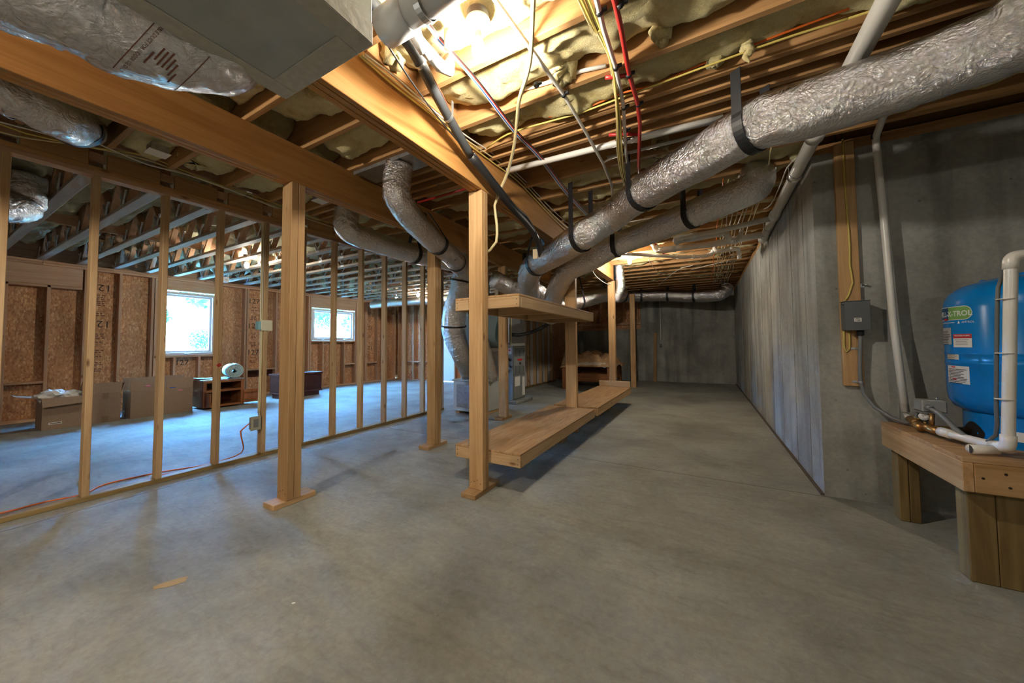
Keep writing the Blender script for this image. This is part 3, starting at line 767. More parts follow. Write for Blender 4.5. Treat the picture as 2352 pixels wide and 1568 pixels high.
# ================================================================== DUCTS
def duct(pts, r, label, straps=(), seed=0, mat=None, name='flex_duct', collars=(), **kw):
    d = empty(name, V(pts[0]), label, 'duct')
    o, path = foil_tube('foil_jacket', pts, r, d, mat, seed, **kw)
    for (f, zt, lean) in straps:
        if f > 2: i = min(range(2, len(path)-2), key=lambda q: abs(px_of(path[q])[0]-f))
        else: i = max(1, min(len(path)-2, int(f*(len(path)-1))))
        strap(path[i], path[i+1]-path[i-1], r, zt, d, lean=lean)
    for f in collars:
        i = max(1, min(len(path)-2, int(f*(len(path)-1)))); t = (path[i+1]-path[i-1]).normalized()
        vs, fs = sweep([path[i]-t*.012, path[i]+t*.012], r*1.07, 26); mk('clamp_band', vs, fs, BLACK, d, True)
    return d, o, path
ZD = 2.44
mainp = [V((3.2, 2.30, ZD+.03)), V((2.3, 2.27, ZD+.01)), at(2480, 20, z=ZD), at(2290, 100, z=ZD), at(2000, 205, z=ZD), at(1840, 255, z=ZD-.01), at(1735, 287, z=ZD), at(1600, 368, z=ZD), at(1480, 440, z=ZD), at(1400, 500, z=2.40), at(1340, 540, z=2.24), at(1275, 582, z=2.18), at(1232, 606, Y=3.75), at(1215, 632, Y=3.95), V((-2.2, 4.5, 1.95)), V((-2.5, 5.2, 1.9))]
D1, D1o, D1p = duct(mainp, .145, 'large silver flex duct sweeping from the tank corner to the furnace', [(1728, ZJ, 'U'), (1478, ZJ, 'U'), (1335, ZJ, 'U'), (1234, 2.62, .0)], 1)
p2 = [at(1738, 398, z=2.70), at(1725, 432, z=2.53), at(1600, 487, z=2.46), at(1500, 530, z=2.43), at(1420, 561, Y=4.15), at(1350, 600, Y=4.2), at(1300, 627, Y=4.25), V((-1.88, 4.62, 1.80)), V((-2.15, 5.2, 1.62))]
D2, D2o, D2p = duct(p2, .135, 'silver flex duct below the white drain branches', [(1590, ZJ, 'U'), (1415, ZJ, 'U')], 2)
fin = at(1385, 355, X=.4)
# near-left big duct and the board plenum it leaves
PLX0, PLX1, PLY1, PLZ = -1.485, -.96, .768, 2.20
pl = empty('duct_plenum', ((PLX0+PLX1)/2, PLY1-.6, PLZ), 'grey duct board trunk with taped edges hanging beside the bare bulb', 'duct')
PLT = 2.70
def panel(nm, *a, mat=M_BOARDDUCT): return box(nm, *a, mat, pl, .004)
panel('bottom_panel', PLX0, PLX1, -1.6, PLY1, PLZ, PLZ+.025); panel('side_panel', PLX0, PLX0+.025, -1.6, PLY1, PLZ+.026, PLT)
panel('side_panel', PLX1-.025, PLX1, -1.6, PLY1, PLZ+.026, PLT); panel('end_panel', PLX0+.026, PLX1-.026, PLY1-.025, PLY1, PLZ+.026, PLT); panel('top_panel', PLX0, PLX1, -1.6, PLY1, PLT+.001, PLT+.02)
def tape(*a): return box('sealing_tape', *a, M_DUCTTAPE, pl, .001)
tape(PLX0-.002, PLX0+.07, -1.6, PLY1+.002, PLZ-.003, PLZ-.0005); tape(PLX1-.07, PLX1+.002, -1.6, PLY1+.002, PLZ-.003, PLZ-.0005)
tape(PLX0+.071, PLX1-.071, PLY1-.08, PLY1+.002, PLZ-.003, PLZ-.0005); tape(PLX1+.0005, PLX1+.003, -1.6, PLY1, PLZ, PLZ+.07); tape(PLX0-.003, PLX0-.0005, -1.6, PLY1, PLZ, PLZ+.07)
tape(PLX0, PLX1, PLY1+.0005, PLY1+.003, PLZ, PLZ+.06)
box('panel_joint', PLX0+.07, PLX1-.07, .33, .336, PLZ-.0015, PLZ-.0005, INK, pl, 0)
nd = [V((-1.47, .56, 2.33)), V((-1.56, .57, 2.27)), at(400, 105, z=2.25), at(265, 62, z=2.25), at(150, 0, z=2.26), V((-1.78, .06, 2.26)), V((-1.85, -.5, 2.25)), V((-1.9, -1.3, 2.25))]
D3, D3o, D3p = duct(nd, .14, 'printed silver flex duct leaving the side of the grey trunk', [], 3, M_FOIL2, rip=.06, wob=.06, taper=lambda t: 1.0 if t > .12 else .82+1.5*t)
tr = tree_of(D3o); h1, h2 = eye_hit(tr, 368, 66), eye_hit(tr, 290, 150)
if h1 and h2:
    hc = (h1+h2)/2; rv = (h2-h1).normalized(); nv = (V((0, 0, CAM_H))-hc).normalized(); nv = (nv-rv*nv.dot(rv)).normalized(); uv = nv.cross(rv)
    wrap_print('duct_print', text_geo('FLEXIBLE DUCT FOR INDOOR USE ONLY', .0135), INKB, D3, tr, hc, rv, uv)
    wrap_print('duct_print', rect_geo(.26, .0025, 20, 1), INKB, D3, tr, hc-uv*.016, rv, uv)
    bars = [rect_geo(.10*(.5+.5*random.random()), .0045, 6, 1, (random.random()-.5)*.06, .022+.011*k) for k in range(7)]
    wrap_print('duct_print', join(*bars), INKB, D3, tr, hc, rv, uv); wrap_print('duct_print', rect_geo(.26, .0025, 20, 1), INKB, D3, tr, hc+uv*.115, rv, uv)
# duct between the beam and the partition with its black sling, and its run in the left room
d4 = [V((-3.32, -.5, 2.62)), at(-40, 190, z=2.60), at(50, 225, z=2.585), at(120, 262, z=2.575), at(165, 285, z=2.62), at(185, 290, z=2.73), at(190, 290, z=2.80)]
duct(d4, .125, 'silver flex duct slung by the partition top at the left edge', [(.74, 2.72, .12)], 4, M_FOIL2, rip=.06)
d5 = [V((-5.1, -.6, 2.42)), V((-5.25, .1, 2.40)), V((-5.35, .42, 2.42)), V((-5.5, .56, 2.50)), V((-5.5, .57, 2.66)), V((-5.5, .57, 2.78))]
duct(d5, .14, 'silver flex duct hanging in the left room above the first studs', [(.5, 2.72, .1)], 5, M_FOIL2, rip=.06)
# duct from a metal pan between the beams down to the furnace riser
pan = empty('joist_pan', at(905, 372, z=2.72), 'galvanized sheet pan nailed under two joists between the beams', 'metal pan')
c = at(905, 380, z=2.72)
box('pan_sheet', -2.70, -1.66, 1.975, 2.22, 2.722, 2.729, M_GALV, pan, 0); box('pan_flange', -2.70, -1.66, 1.975, 1.982, 2.70, 2.7215, M_GALV, pan, 0)
d6 = [V((-2.26, 2.09, 2.715)), V((-2.27, 2.08, 2.56)), at(915, 455, X=-2.28), at(955, 512, X=-2.36), at(1005, 560, X=-2.50), at(1040, 592, X=-2.62), at(1055, 612, X=-2.75)]
D6, D6o, D6p = duct(d6, .115, 'silver flex duct curving down from the metal pan to the furnace riser', [(.58, 2.62, .12)], 6, rip=.05, collars=(.9,))
i6 = int(.74*len(D6p)); t6 = (D6p[i6+2]-D6p[i6-2]).normalized(); n6 = (V((0, 0, CAM_H))-D6p[i6]); n6 = (n6-t6*n6.dot(t6)).normalized()
wrap_print('duct_print', text_geo('6"', .05), INK, D6, tree_of(D6o), D6p[i6]+n6*.1, t6, n6.cross(t6))
d7 = [at(797, 505, X=-3.42)+V((0, 0, .12)), at(800, 528, X=-3.42), at(865, 556, X=-3.4), at(940, 580, X=-3.4), at(985, 592, X=-3.4), at(1020, 600, X=-3.3), at(1050, 605, X=-3.2)]
duct(d7, .125, 'silver flex duct lying along the partition top plate', [(.62, ZJ, .0)], 7, rip=.05)
d8 = [at(1062, 543, Y=4.55), at(1063, 580, Y=4.55), at(1066, 625, Y=4.55), at(1058, 672, Y=4.55), at(1045, 715, Y=4.57), at(1043, 765, Y=4.62), at(1060, 815, Y=4.72), at(1072, 850, Y=4.88), at(1076, 872, Y=4.95)]
duct(d8, .20, 'fat silver duct standing upright behind the posts above the return box', [], 8, rip=.045, collars=(.30, .60), taper=lambda t: .82+.3*t if t < .62 else 1.0-.42*(t-.62)/.38)
d9 = [at(1090, 720, Y=4.5), at(1110, 790, Y=4.9), at(1125, 850, Y=5.0), at(1128, 872, Y=5.05)]
duct(d9, .11, 'short crumpled silver duct dropping into the return box', [], 9, rip=.06)
# ducts fanning out behind the shelf
dA = [at(1135, 640, Y=4.3), at(1175, 660, Y=4.6), at(1230, 668, Y=4.9), at(1275, 700, Y=5.4), at(1300, 712, Y=5.8)]
duct(dA, .125, 'crumpled silver flex duct drooping between the furnace posts', [(.35, 2.6, .05)], 15, rip=.06)
d11 = [V((-2.7, 5.6, 1.75)), at(1250, 720, Y=5.9), at(1290, 706, Y=6.2), at(1340, 690, Y=6.9), at(1400, 676, Y=7.9), at(1428, 672, Y=8.6)]
duct(d11, .15, 'silver flex duct passing behind the far shelf post', [(.4, 2.6, .0), (.75, 2.65, .05)], 11, rip=.05)
d12 = [at(1400, 683, Y=9.2), at(1440, 681, Y=10.2), at(1520, 678, Y=10.4), at(1600, 680, Y=10.3), at(1645, 677, Y=10.2), at(1664, 668, Y=10.25), at(1668, 656, Y=10.3)]
duct(d12, .16, 'silver flex duct crossing in front of the far concrete wall', [(.22, ZJ, .0), (.40, ZJ, .0), (.58, ZJ, .0), (.76, ZJ, .0)], 12, rip=.05)
d13 = [at(1412, 690, Y=7.2), at(1424, 660, Y=7.15), at(1422, 628, Y=7.1), at(1420, 606, Y=7.1)]
duct(d13, .10, 'short silver duct rising beside the post under the beam end', [], 13, rip=.04)
d14 = [V((-9.0, 7.3, 2.42)), V((-8.3, 7.35, 2.44)), V((-7.6, 7.5, 2.46)), V((-6.5, 7.7, 2.46)), V((-5.4, 7.9, 2.48))]
duct(d14, .12, 'thin silver duct under the trusses at the end of the left room', [], 14)

# ================================================================== PIPES
def pipe(name, pts, r, label, mat=PVC, fit=True, hub=(), cat='pipe', group=None, seg=14):
    p = empty(name, V(pts[0]), label, cat, group)
    vs, fs = sweep(fillet(pts, r*2.6), r, seg); mk('tube', vs, fs, mat, p, True)
    if fit:
        for i in range(1, len(pts)-1):
            a, b, c_ = V(pts[i-1]), V(pts[i]), V(pts[i+1]); d1 = (a-b).normalized(); d2 = (c_-b).normalized()
            if d1.dot(d2) < -.985: continue
            q = r*2.9; vs, fs = sweep(fillet([b+d1*q, b, b+d2*q], r*2.4), r*1.2, seg); mk('elbow', vs, fs, mat, p, True)
    for (i, f, ln) in hub:
        a, b = V(pts[i]), V(pts[i+1]); c_ = a.lerp(b, f); d = (b-a).normalized(); vs, fs = sweep([c_-d*ln/2, c_+d*ln/2], r*1.19, seg); mk('coupling', vs, fs, mat, p, True)
    return p
PXM = .733
mz = lambda y: 2.652 if y < 3.2 else 2.652-.03*(y-3.2)
mp_ = [V((PXM, y, mz(y))) for y in (.6, 2.2, 3.3, 4.8, 5.75)]
drain = pipe('drain_pipe', mp_, .047, 'fat white drain pipe running along the top of the concrete wall', hub=((1, .85, .12), (2, .35, .02), (3, .0, .12), (3, .85, .16)))
tr = tree_of(drain.children[0])
for y in (1.75, 3.0, 3.6, 4.2):
    wrap_print('pipe_print', text_geo('NOT FOR PRESSURE', .024), INK, drain, tr, (PXM, y, mz(y)), (0, 1, 0), (.6, 0, -.8))
pipe('drain_branch', [V((PXM, 4.83, 2.59)), at(1640, 533, z=2.56), at(1563, 546, z=2.56), at(1551, 548, z=2.56), at(1556, 558, z=2.53)], .032, 'white drain branch with a hooked end joining the fat wall pipe', hub=((1, .6, .09),))
pipe('drain_branch', [V((PXM, 5.45, 2.575)), at(1640, 560, z=2.55), at(1530, 573, z=2.56), at(1512, 575, z=2.60), at(1500, 560, z=2.75)], .043, 'wider white drain branch with a swept far end below the first', hub=((0, .55, .1), (1, .8, .02)))
pipe('trap_pipe', [at(1557, 556, z=2.52), at(1668, 536, z=2.52), at(1672, 548, z=2.46), at(1690, 556, z=2.44), at(1700, 545, z=2.5), at(1703, 530, z=2.62)], .026, 'white trap bend hanging between two drain branches')
pipe('vent_pipe', [at(1425, 582, z=2.56), at(1565, 590, z=2.56), at(1620, 588, z=2.56), at(1636, 582, z=2.58), at(1642, 568, z=2.66)], .027, 'tan white pipe sloping past the far bulb', hub=((0, .98, .06), (1, .5, .05)))
pipe('vent_pipe', [at(1640, 560, z=2.729), at(1645, 577, z=2.58), at(1690, 571, z=2.58), at(1697, 574, z=2.57), at(1698, 594, z=2.44)], .026, 'short white pipe with a capped drop by the cable bundle')
# cross pipe behind the big duct
pipe('supply_pipe', [at(1165, 392, z=2.708), at(1420, 328, z=2.708), at(1660, 271, z=2.708)], .024, 'straight white pipe crossing under the joists behind the large duct', hub=((1, .2, .03),))
pipe('supply_pipe', [at(1395, 362, z=2.74), at(1560, 322, z=2.74), at(1640, 300, z=2.74)], .012, 'thin white pipe crossing beside the straight white pipe')
# grey vent with strap, elbows next to the bulb
vp = pipe('exhaust_pipe', [V((-1.16, .985, 2.52)), V((.1, 1.0, 2.56)), V((.55, 1.01, 2.57))], .058, 'thick grey exhaust pipe strapped beside the grey trunk', PVCG, hub=((0, .06, .14),))
loop = [V((-.93, .985, 2.52))+V((0, math.cos(a)*.061, math.sin(a)*.061)) for a in [math.pi*(-.1-1.05*k/14)+0.0 for k in range(15)]]
ribbon('hanger_strap', [V((-.93, 1.06, 2.73))]+loop+[V((-.93, .90, 2.73))], V((1, 0, 0)), .028, .002, M_GALV, vp)
pipe('condensate_pipe', [at(951, 30, z=2.66), at(952, 80, z=2.60), at(965, 100, z=2.585), at(1012, 152, z=2.585), at(1030, 160, z=2.60), at(1034, 135, z=2.70)], .024, 'white condensate pipe with bends beside the bare bulb')
pipe('condensate_pipe', [at(1031, 70, z=2.74), at(1031, 112, z=2.66)], .024, 'white pipe stub dropping beside the bare bulb', fit=False)
# small water lines
pipe('water_line', [V((-.82, -.6, 2.705)), at(1120, -25, z=2.705), at(1230, 127, z=2.705), at(1295, 217, z=2.705), at(1347, 306, z=2.69), at(1386, 377, z=2.672), at(1405, 425, z=2.68), at(1408, 470, z=2.70)], .0115, 'white water line crossing the joists beyond the bulb', fit=False)
pipe('water_line', [V((-.42, -.6, 2.70)), at(1368, -10, z=2.70), at(1386, 66, z=2.70), at(1414, 153, z=2.70), at(1432, 242, z=2.70), at(1437, 344, z=2.672), at(1448, 430, z=2.68)], .0115, 'white water line clipped beside the yellow cables', fit=False)
pipe('water_line', [at(1140, 194, Y=1.925), at(1156, 206, Y=1.925), at(1207, 204, Y=1.925), at(1258, 190, Y=1.925), at(1335, 163, Y=1.925), at(1392, 151, Y=1.925)], .011, 'white water line curving across the face of a joist', fit=False)
pipe('water_line', [at(1388, 372, z=2.712), at(1405, 362, z=2.712), at(1425, 356, z=2.712), at(1437, 350, z=2.712)], .010, 'short white water line joining two lines', fit=False)
pipe('hot_line', [V((-.36, -.6, 2.70)), at(1409, -10, z=2.70), at(1427, 68, z=2.70), at(1444, 166, z=2.70), at(1464, 235, z=2.70), at(1470, 285, z=2.675), at(1467, 385, z=2.675), at(1468, 440, z=2.70)], .0125, 'red water line running beside the yellow cables', RED, False)
pipe('hot_line', [at(1398, 310, z=2.712), at(1435, 308, z=2.712), at(1467, 309, z=2.712)], .011, 'short red water line teeing off the red line', RED, False)
pipe('hot_line', [at(1390, 178, z=2.712), at(1420, 176, z=2.712), at(1445, 172, z=2.712)], .011, 'short red water line ending behind the yellow cables', RED, False)
pipe('hot_line', [at(1505, 560, z=2.70), at(1512, 572, z=2.68), at(1522, 582, z=2.68), at(1534, 584, z=2.7)], .011, 'red water line looping under the wide drain branch', RED, False)
pipe('hot_line', [at(960, 465, z=2.715), at(1020, 448, z=2.715), at(1075, 432, z=2.715)], .011, 'red water line under the joists between the beams', RED, False)
# black pipe clips on the lines
for (x, y, nm) in ((1424, 10, 'red line nearest the bulb'), (1377, 28, 'white line nearest the bulb'), (1414, 155, 'white line at the joist face'), (1444, 172, 'red line at its tee'), (1433, 247, 'white line over the yellow cables'), (1465, 240, 'red line over the close joists'), (1437, 300, 'white line under the close joists'), (1436, 322, 'paired lines under the close joists'), (1294, 217, 'thin white line at the second joist'), (1232, 195, 'curved white line on the joist'), (1427, 348, 'yellow cables by the cross pipe')):
    p = at(x, y, z=2.70); a = empty('pipe_clip', p, 'black plastic clip on the '+nm, 'clip', None)
    vs, fs = sweep([p+V((0, -.009, 0)), p+V((0, .009, 0))], .0165, 10); mk('ring', vs, fs, BLACK, a, True)
    box('nail_tab', p.x+.012, p.x+.034, p.y-.008, p.y+.008, p.z-.004, p.z+.012, BLACK, a)

# ---- line set and cables
cond = [V((-1.30, .9, 2.60)), at(922, 77, X=-1.42)-V((0, 0, .2)), at(965, 143, X=-1.33), at(1005, 222, X=-1.40), at(1045, 300, X=-1.44), at(1080, 357, X=-1.46)]
cond = [V((-1.24, .80, 2.78)), V((-1.22, .86, 2.66)), at(922, 77, z=2.63), at(965, 143, z=2.64), at(993, 199, z=2.64), at(1030, 268, z=2.62), at(1080, 357, X=-1.45)]
ls = empty('line_set', cond[0], 'thick dark grey insulated line hanging along the beam past the stained post', 'pipe')
tube('grey_sleeve', cond, .030, flat('dark_grey_foam', (.055, .06, .065), .6), ls, 14)
tube('black_sleeve', [cond[-1], at(1142, 434, X=-1.45), at(1178, 478, X=-1.46), at(1206, 508, X=-1.49), at(1229, 540, X=-1.52), at(1240, 572, X=-1.55), at(1244, 600, X=-1.58)], .032, RUBBER, ls, 14)
tube('thin_line', [cond[-1]+V((.03, 0, .01)), at(1150, 432, X=-1.42), at(1185, 475, X=-1.43), at(1212, 500, X=-1.46), at(1236, 545, X=-1.5)], .010, RUBBER, ls, 8)
for q in (3, 5): ribbon('hanger_strap', [cond[q]+V((math.cos(a)*.032, 0, math.sin(a)*.032)) for a in [math.pi*k/12+math.pi for k in range(13)]]+[cond[q]+V((.033, 0, .09))], V((0, 1, 0)), .02, .002, M_GALV, ls)
tg = box('paper_tag', -.03, .03, -.001, .001, -.055, .055, flat('manila_tag', (.62, .50, .32), .8)); tg.location = at(1230, 583, Y=3.5); WL[tg.name] = tg.location.copy(); tg.rotation_euler = (0, 0, .3); tag(tg, 'cream paper tag hanging on the black insulated line', 'tag')
b0 = [(975, 48), (1010, 92), (1095, 189), (1181, 301), (1240, 362), (1293, 432), (1330, 474), (1357, 501)]
for k, (dx, m, nm) in enumerate(((-5, WCAB, 'white'), (-2, BLUEW, 'blue'), (1, PVC, 'bright white'), (3, RED, 'red'), (6, RUBBER, 'black'))):
    cable('bundled_wire', [at(x+dx, y-abs(dx)*.2, z=2.712) for x, y in b0], .0038, m, nm+' wire in the coloured bundle stapled across the joists')
cable('hanging_cable', [V((-.62, -.6, 2.70)), V((-.60, .6, 2.69)), at(1229, -30, z=2.66), at(1225, 0, z=2.66), at(1217, 143, z=2.66), at(1193, 228, z=2.69), at(1188, 268, z=2.69), at(1181, 332, z=2.65), at(1166, 395, z=2.58), at(1145, 444, Y=2.48), at(1136, 472, Y=2.5), at(1141, 516, Y=2.5), at(1140, 555, Y=2.5), at(1126, 574, Y=2.5), at(1112, 584, Y=2.52)], .0125, CREAM, 'thick cream cable drooping past the top of the stained post')
for i, pts in enumerate(([(1327, -5), (1370, 70), (1406, 153), (1416, 255), (1419, 357), (1434, 430)], [(1335, -5), (1378, 70), (1408, 160), (1418, 255), (1423, 357), (1437, 432)], [(1345, -5), (1393, 102), (1409, 194), (1421, 281), (1429, 395), (1444, 432)], [(1352, -5), (1398, 102), (1412, 194), (1425, 281), (1433, 395), (1447, 434)])):
    cable('house_cable', [V((-.52+.02*i, -.6, 2.715))]+[at(x, y, z=(2.712 if y < 200 else 2.676)-.006*(i % 2)) for x, y in pts], .0065, YCAB if i % 2 else CREAM, 'yellow house cable in the bundle beside the red line', 'yellow cables beside the red line')
cable('house_cable', [at(1238, 258, Y=2.17), at(1263, 268, Y=2.18), at(1335, 252, Y=2.2), at(1434, 212, Y=2.2), at(1503, 196, Y=2.2), at(1605, 150, Y=2.22), at(1707, 112, Y=2.22), at(1784, 82, Y=2.2), at(1950, 20, Y=2.2), at(2080, -30, Y=2.2), V((2.9, 2.2, 2.78))], .006, ORANGE, 'orange house cable running along the close joists')
cable('house_cable', [at(1118, 340, z=2.724), at(1150, 317, z=2.724), at(1194, 298, z=2.724), at(1335, 259, z=2.724), at(1350, 253, z=2.724), at(1733, 112, z=2.724), at(1950, 42, z=2.724), at(2080, 0, z=2.724), V((2.9, 2.27, 2.724))], .006, YCAB, 'yellow flat cable under the first of the close joists')
# cables stapled along the beam
for k, (m, nm) in enumerate(((YCAB, 'upper yellow'), (CREAM, 'lower cream'), (WCAB, 'white'))):
    pts = [(825, 128), (900, 190), (985, 262), (1060, 318), (1130, 370), (1190, 420), (1260, 490), (1310, 535), (1345, 560)]
    cable('beam_cable', [at(x+7*k, y-3*k+3*math.sin(x*.03+k), X=-1.515+.012*k) for x, y in pts], .0055, m, nm+' cable stapled along the face of the orange beam')
cable('control_wire', [at(885, 95, X=-1.2), at(940, 180, X=-1.25), at(1000, 262, X=-1.35), at(1070, 345, X=-1.45), at(1120, 395, X=-1.5)], .0045, RUBBER, 'thin black wire hanging below the grey insulated line')
cable('control_wire', [at(985, 165, X=-1.25), at(1015, 215, X=-1.3), at(1050, 290, X=-1.38), at(1085, 345, X=-1.42)], .0045, INKB, 'thin brown wire beside the grey insulated line')
# cables along the partition top
for k, pts in enumerate(([(0, 303), (70, 318), (190, 335), (330, 365), (450, 408), (600, 462), (700, 500), (785, 528)], [(0, 285), (60, 306), (200, 336), (340, 360), (480, 415), (600, 455), (700, 492), (790, 522)], [(0, 280), (170, 322), (195, 317), (260, 345), (340, 378), (420, 398), (520, 432), (640, 480)])):
    cable('partition_cable', [at(x, y, X=-4.06+.02*k) for x, y in pts], .006, (CREAM, YCAB, WCAB)[k], ('cream', 'yellow', 'white')[k]+' cable strung along the top of the stud partition')
cable('partition_cable', [at(560, 285, X=-3.2), at(600, 300, X=-3.1), at(668, 338, z=2.74), at(760, 372, z=2.73), at(850, 420, z=2.73)], .005, WCAB, 'white cable stapled along the top of the dark beam')
# bundle of cables under the joists by the concrete wall
rnd = random.Random(5)
for k in range(9):
    xb = .20+.045*k; pts = [V((xb, 3.78+.04*k, 2.724))]
    y = 4.25
    while y < 10.6:
        pts.append(V((xb+rnd.uniform(-.014, .014), y, 2.718-rnd.uniform(.012, .04)*(1 if len(pts) % 2 else 0)))); y += rnd.uniform(.38, .45)
    cable('ceiling_cable', pts, .0058, ORANGE if k == 0 else (WCAB, CREAM, WCAB)[k % 3], 'orange cable at the edge of the sagging bundle by the concrete wall' if k == 0 else 'pale cable in the sagging bundle along the concrete wall', None if k == 0 else 'pale cables along the concrete wall', seg=5)
for k, pts in enumerate(([(1771, 340), (1762, 400), (1745, 460), (1730, 500)], [(1830, 362), (1808, 385), (1790, 430), (1770, 470), (1755, 480)], [(1782, 385), (1780, 410), (1770, 425), (1752, 450)])):
    cable('loose_cable', [at(x, y, z=2.69-.02*k) for x, y in pts], .0055, (CREAM, WCAB, WCAB)[k], ('cream cable dropping from the wool near the concrete corner', 'white cable looping out from the fat drain pipe', 'short white cable by the pipe hanger')[k])
cable('loose_cable', [at(1490, 596, z=2.70), at(1500, 612, z=2.69), at(1515, 625, z=2.71), at(1540, 632, z=2.72)], .006, WCAB, 'white cable curling below the tan pipe')
cable('loose_cable', [at(1513, 655, z=2.72), at(1530, 640, z=2.69), at(1560, 618, z=2.69), at(1592, 609, z=2.71)], .007, WCAB, 'bright white cable curving across the far joists')
cable('loose_cable', [at(1585, 620, z=2.71), at(1640, 606, z=2.70), at(1690, 597, z=2.70), at(1704, 590, z=2.72)], .007, WCAB, 'white cable ending by the capped pipe')
cable('loose_cable', [at(1265, 520, z=2.56), at(1262, 545, z=2.48), at(1245, 550, z=2.44)], .006, CREAM, 'cream cable dropping from the beam by the large duct')
cable('loose_cable', [at(1355, 610, X=-1.6), at(1370, 635, X=-1.62), at(1395, 652, X=-1.62), at(1408, 648, X=-1.56)], .005, WCAB, 'white cable sagging under the far end of the beam')
# staples / hangers on drain
for y in (3.75, 5.2):
    lp = [V((PXM, y, mz(y)))+V((math.cos(a)*.05, 0, math.sin(a)*.05)) for a in [math.pi*(1.0+k/10) for k in range(11)]]
    ribbon('pipe_hanger', [V((PXM-.05, y, ZJ))]+lp+[V((PXM+.05, y, ZJ))], V((0, 1, 0)), .018, .002, M_GALV, drain)
# ================================================================== WELL TANK CORNER
tb = empty('tank_stand', (1.6, 2.95, 0), 'low heavy timber stand with a plywood top under the blue tank', 'stand')
TX, TXE, TYA, TYB, TZ = 1.075, 2.25, 2.53, 3.40, .62
box('plywood_top', TX, TXE, TYA, TYB, TZ-.022, TZ, PLY, tb, .002)
box('side_skirt', TX, TX+.038, TYA, TYB, TZ-.162, TZ-.0225, PINE, tb, .003); box('front_skirt', TX+.039, TXE, TYA, TYA+.038, TZ-.162, TZ-.0225, PINE, tb, .003)
box('back_skirt', TX+.039, TXE, TYB-.038, TYB, TZ-.162, TZ-.0225, PINE, tb, .003); box('side_skirt', TXE-.038, TXE, TYA+.039, TYB-.039, TZ-.162, TZ-.0225, PINE, tb, .003)
for (x, y) in ((TX+.045, TYA+.085), (TX+.03, TYB-.13), (TXE-.24, TYA+.085), (TXE-.24, TYB-.13)):
    wdt = .19 if y < 3 else .10
    box('leg', x, x+wdt/2-.001, y, y+.09, 0, TZ-.163 if x > TX+.039 else TZ-.163, TREATED, tb, .004); box('leg', x+wdt/2+.001, x+wdt, y, y+.09, 0, TZ-.163, TREATED, tb, .004)
nl = [lathe([(.006, 0), (.006, -.001)], (x, TYA-.0004, z), 8, 'y') for x, z in ((1.14, .53), (1.21, .56), (1.22, .50), (1.31, .525))]
mk('bolt_head', *join(*nl), GALV_DARK, tb)

CXT, CYT, RT_ = 1.595, 3.02, .33
tk = empty('pressure_tank', (CXT, CYT, TZ), 'large glossy blue steel well pressure tank with stickers', 'tank')
prof = [(.05, .80)] 
body = [(RT_*.80, .775), (RT_*.93, .80), (RT_*.985, .84), (RT_, .89), (RT_, 1.045), (RT_*1.006, 1.05), (RT_*1.006, 1.06), (RT_, 1.065), (RT_, 1.10), (RT_*1.006, 1.105), (RT_*1.006, 1.113), (RT_, 1.118), (RT_, 1.36), (RT_*.985, 1.41), (RT_*.93, 1.455), (RT_*.80, 1.495), (RT_*.55, 1.525), (RT_*.25, 1.538), (.01, 1.54)]
tbody = turned('shell', body, (CXT, CYT, 0), BLUET, tk, 72)
turned('base_ring', [(.285, TZ), (.285, TZ+.012), (.275, TZ+.018), (.275, .79), (.24, .80)], (CXT, CYT, 0), BLUET, tk, 64)
turned('top_cap', [(.06, 1.535), (.06, 1.55), (.055, 1.556), (.01, 1.556)], (CXT, CYT, 0), BLUET, tk, 32)
turned('air_valve', [(.012, 1.51), (.012, 1.53), (.005, 1.533)], (CXT-.17, CYT+.05, 0), BLUET, tk, 12)
# stickers: laid on the cylinder by angle
ttree = tree_of(tbody)
def ang_of(px, py):
    d = FW+RT*((px-CX)/FPX)-UP*((py-CY)/FPX); h = ttree.ray_cast(V((0, 0, CAM_H)), d.normalized()); return h[0]
def sticker(nm, geo, mat, a, z, off=.0012, label=None):
    """geo in metres on the unrolled surface, centred on angle a"""
    R = RT_+off; vs = []
    for v in geo[0]:
        t = a+v.x/RT_; vs.append((CXT+math.cos(t)*R, CYT+math.sin(t)*R, z+v.y))
    o = mk(nm, vs, geo[1], mat, tk); 
    if label: o['label'] = label
    return o
def sub(geo, cuts):
    return geo
hp = ang_of(2225, 730); A0 = math.atan2(hp.y-CYT, hp.x-CXT)
def ang_at(px, py):
    p = ang_of(px, py); return (math.atan2(p.y-CYT, p.x-CXT), p.z) if p else (A0, 1.2)
def stadium(w_, h_, n=24, right=True):
    vs = []; fs = []; r = h_/2
    for i in range(n+1):
        x = -w_/2+w_*i/n; dx = max(0, x-(w_/2-r)); dl = max(0, -x-(w_/2-r)) if not right else 0
        y = math.sqrt(max(0, r*r-max(dx, dl)**2)); vs += [V((x, -y, 0)), V((x, y, 0))]
    for i in range(n): fs.append((2*i, 2*i+2, 2*i+3, 2*i+1))
    return vs, fs
aR, zL = ang_at(2232, 716)
aC = aR-.20/RT_+.0
LK = .72
sticker('logo_outline', stadium(.38*LK, .096*LK*1.12, 40, False), INKW, aR-.185*LK/RT_, zL, .0008)
sticker('logo_panel', stadium(.372*LK, .088*LK*1.12, 40, False), NAVYP, aR-.185*LK/RT_, zL, .0012)
sticker('logo_panel', stadium(.195*LK, .088*LK*1.12, 30, True), GREENP, aR-.097*LK/RT_, zL, .0016)
sticker('logo_text', text_geo('WELL-X-TROL', .058*LK, True), INKW, aR-.180*LK/RT_, zL-.004, .0022)
sticker('logo_panel', stadium(.06*LK, .018*LK, 12, False), REDP, aR-.235*LK/RT_, zL-.045*LK, .0026)
sticker('logo_text', text_geo('AMTROL', .016), INKW, aR-.02/RT_, zL-.054, .0016)
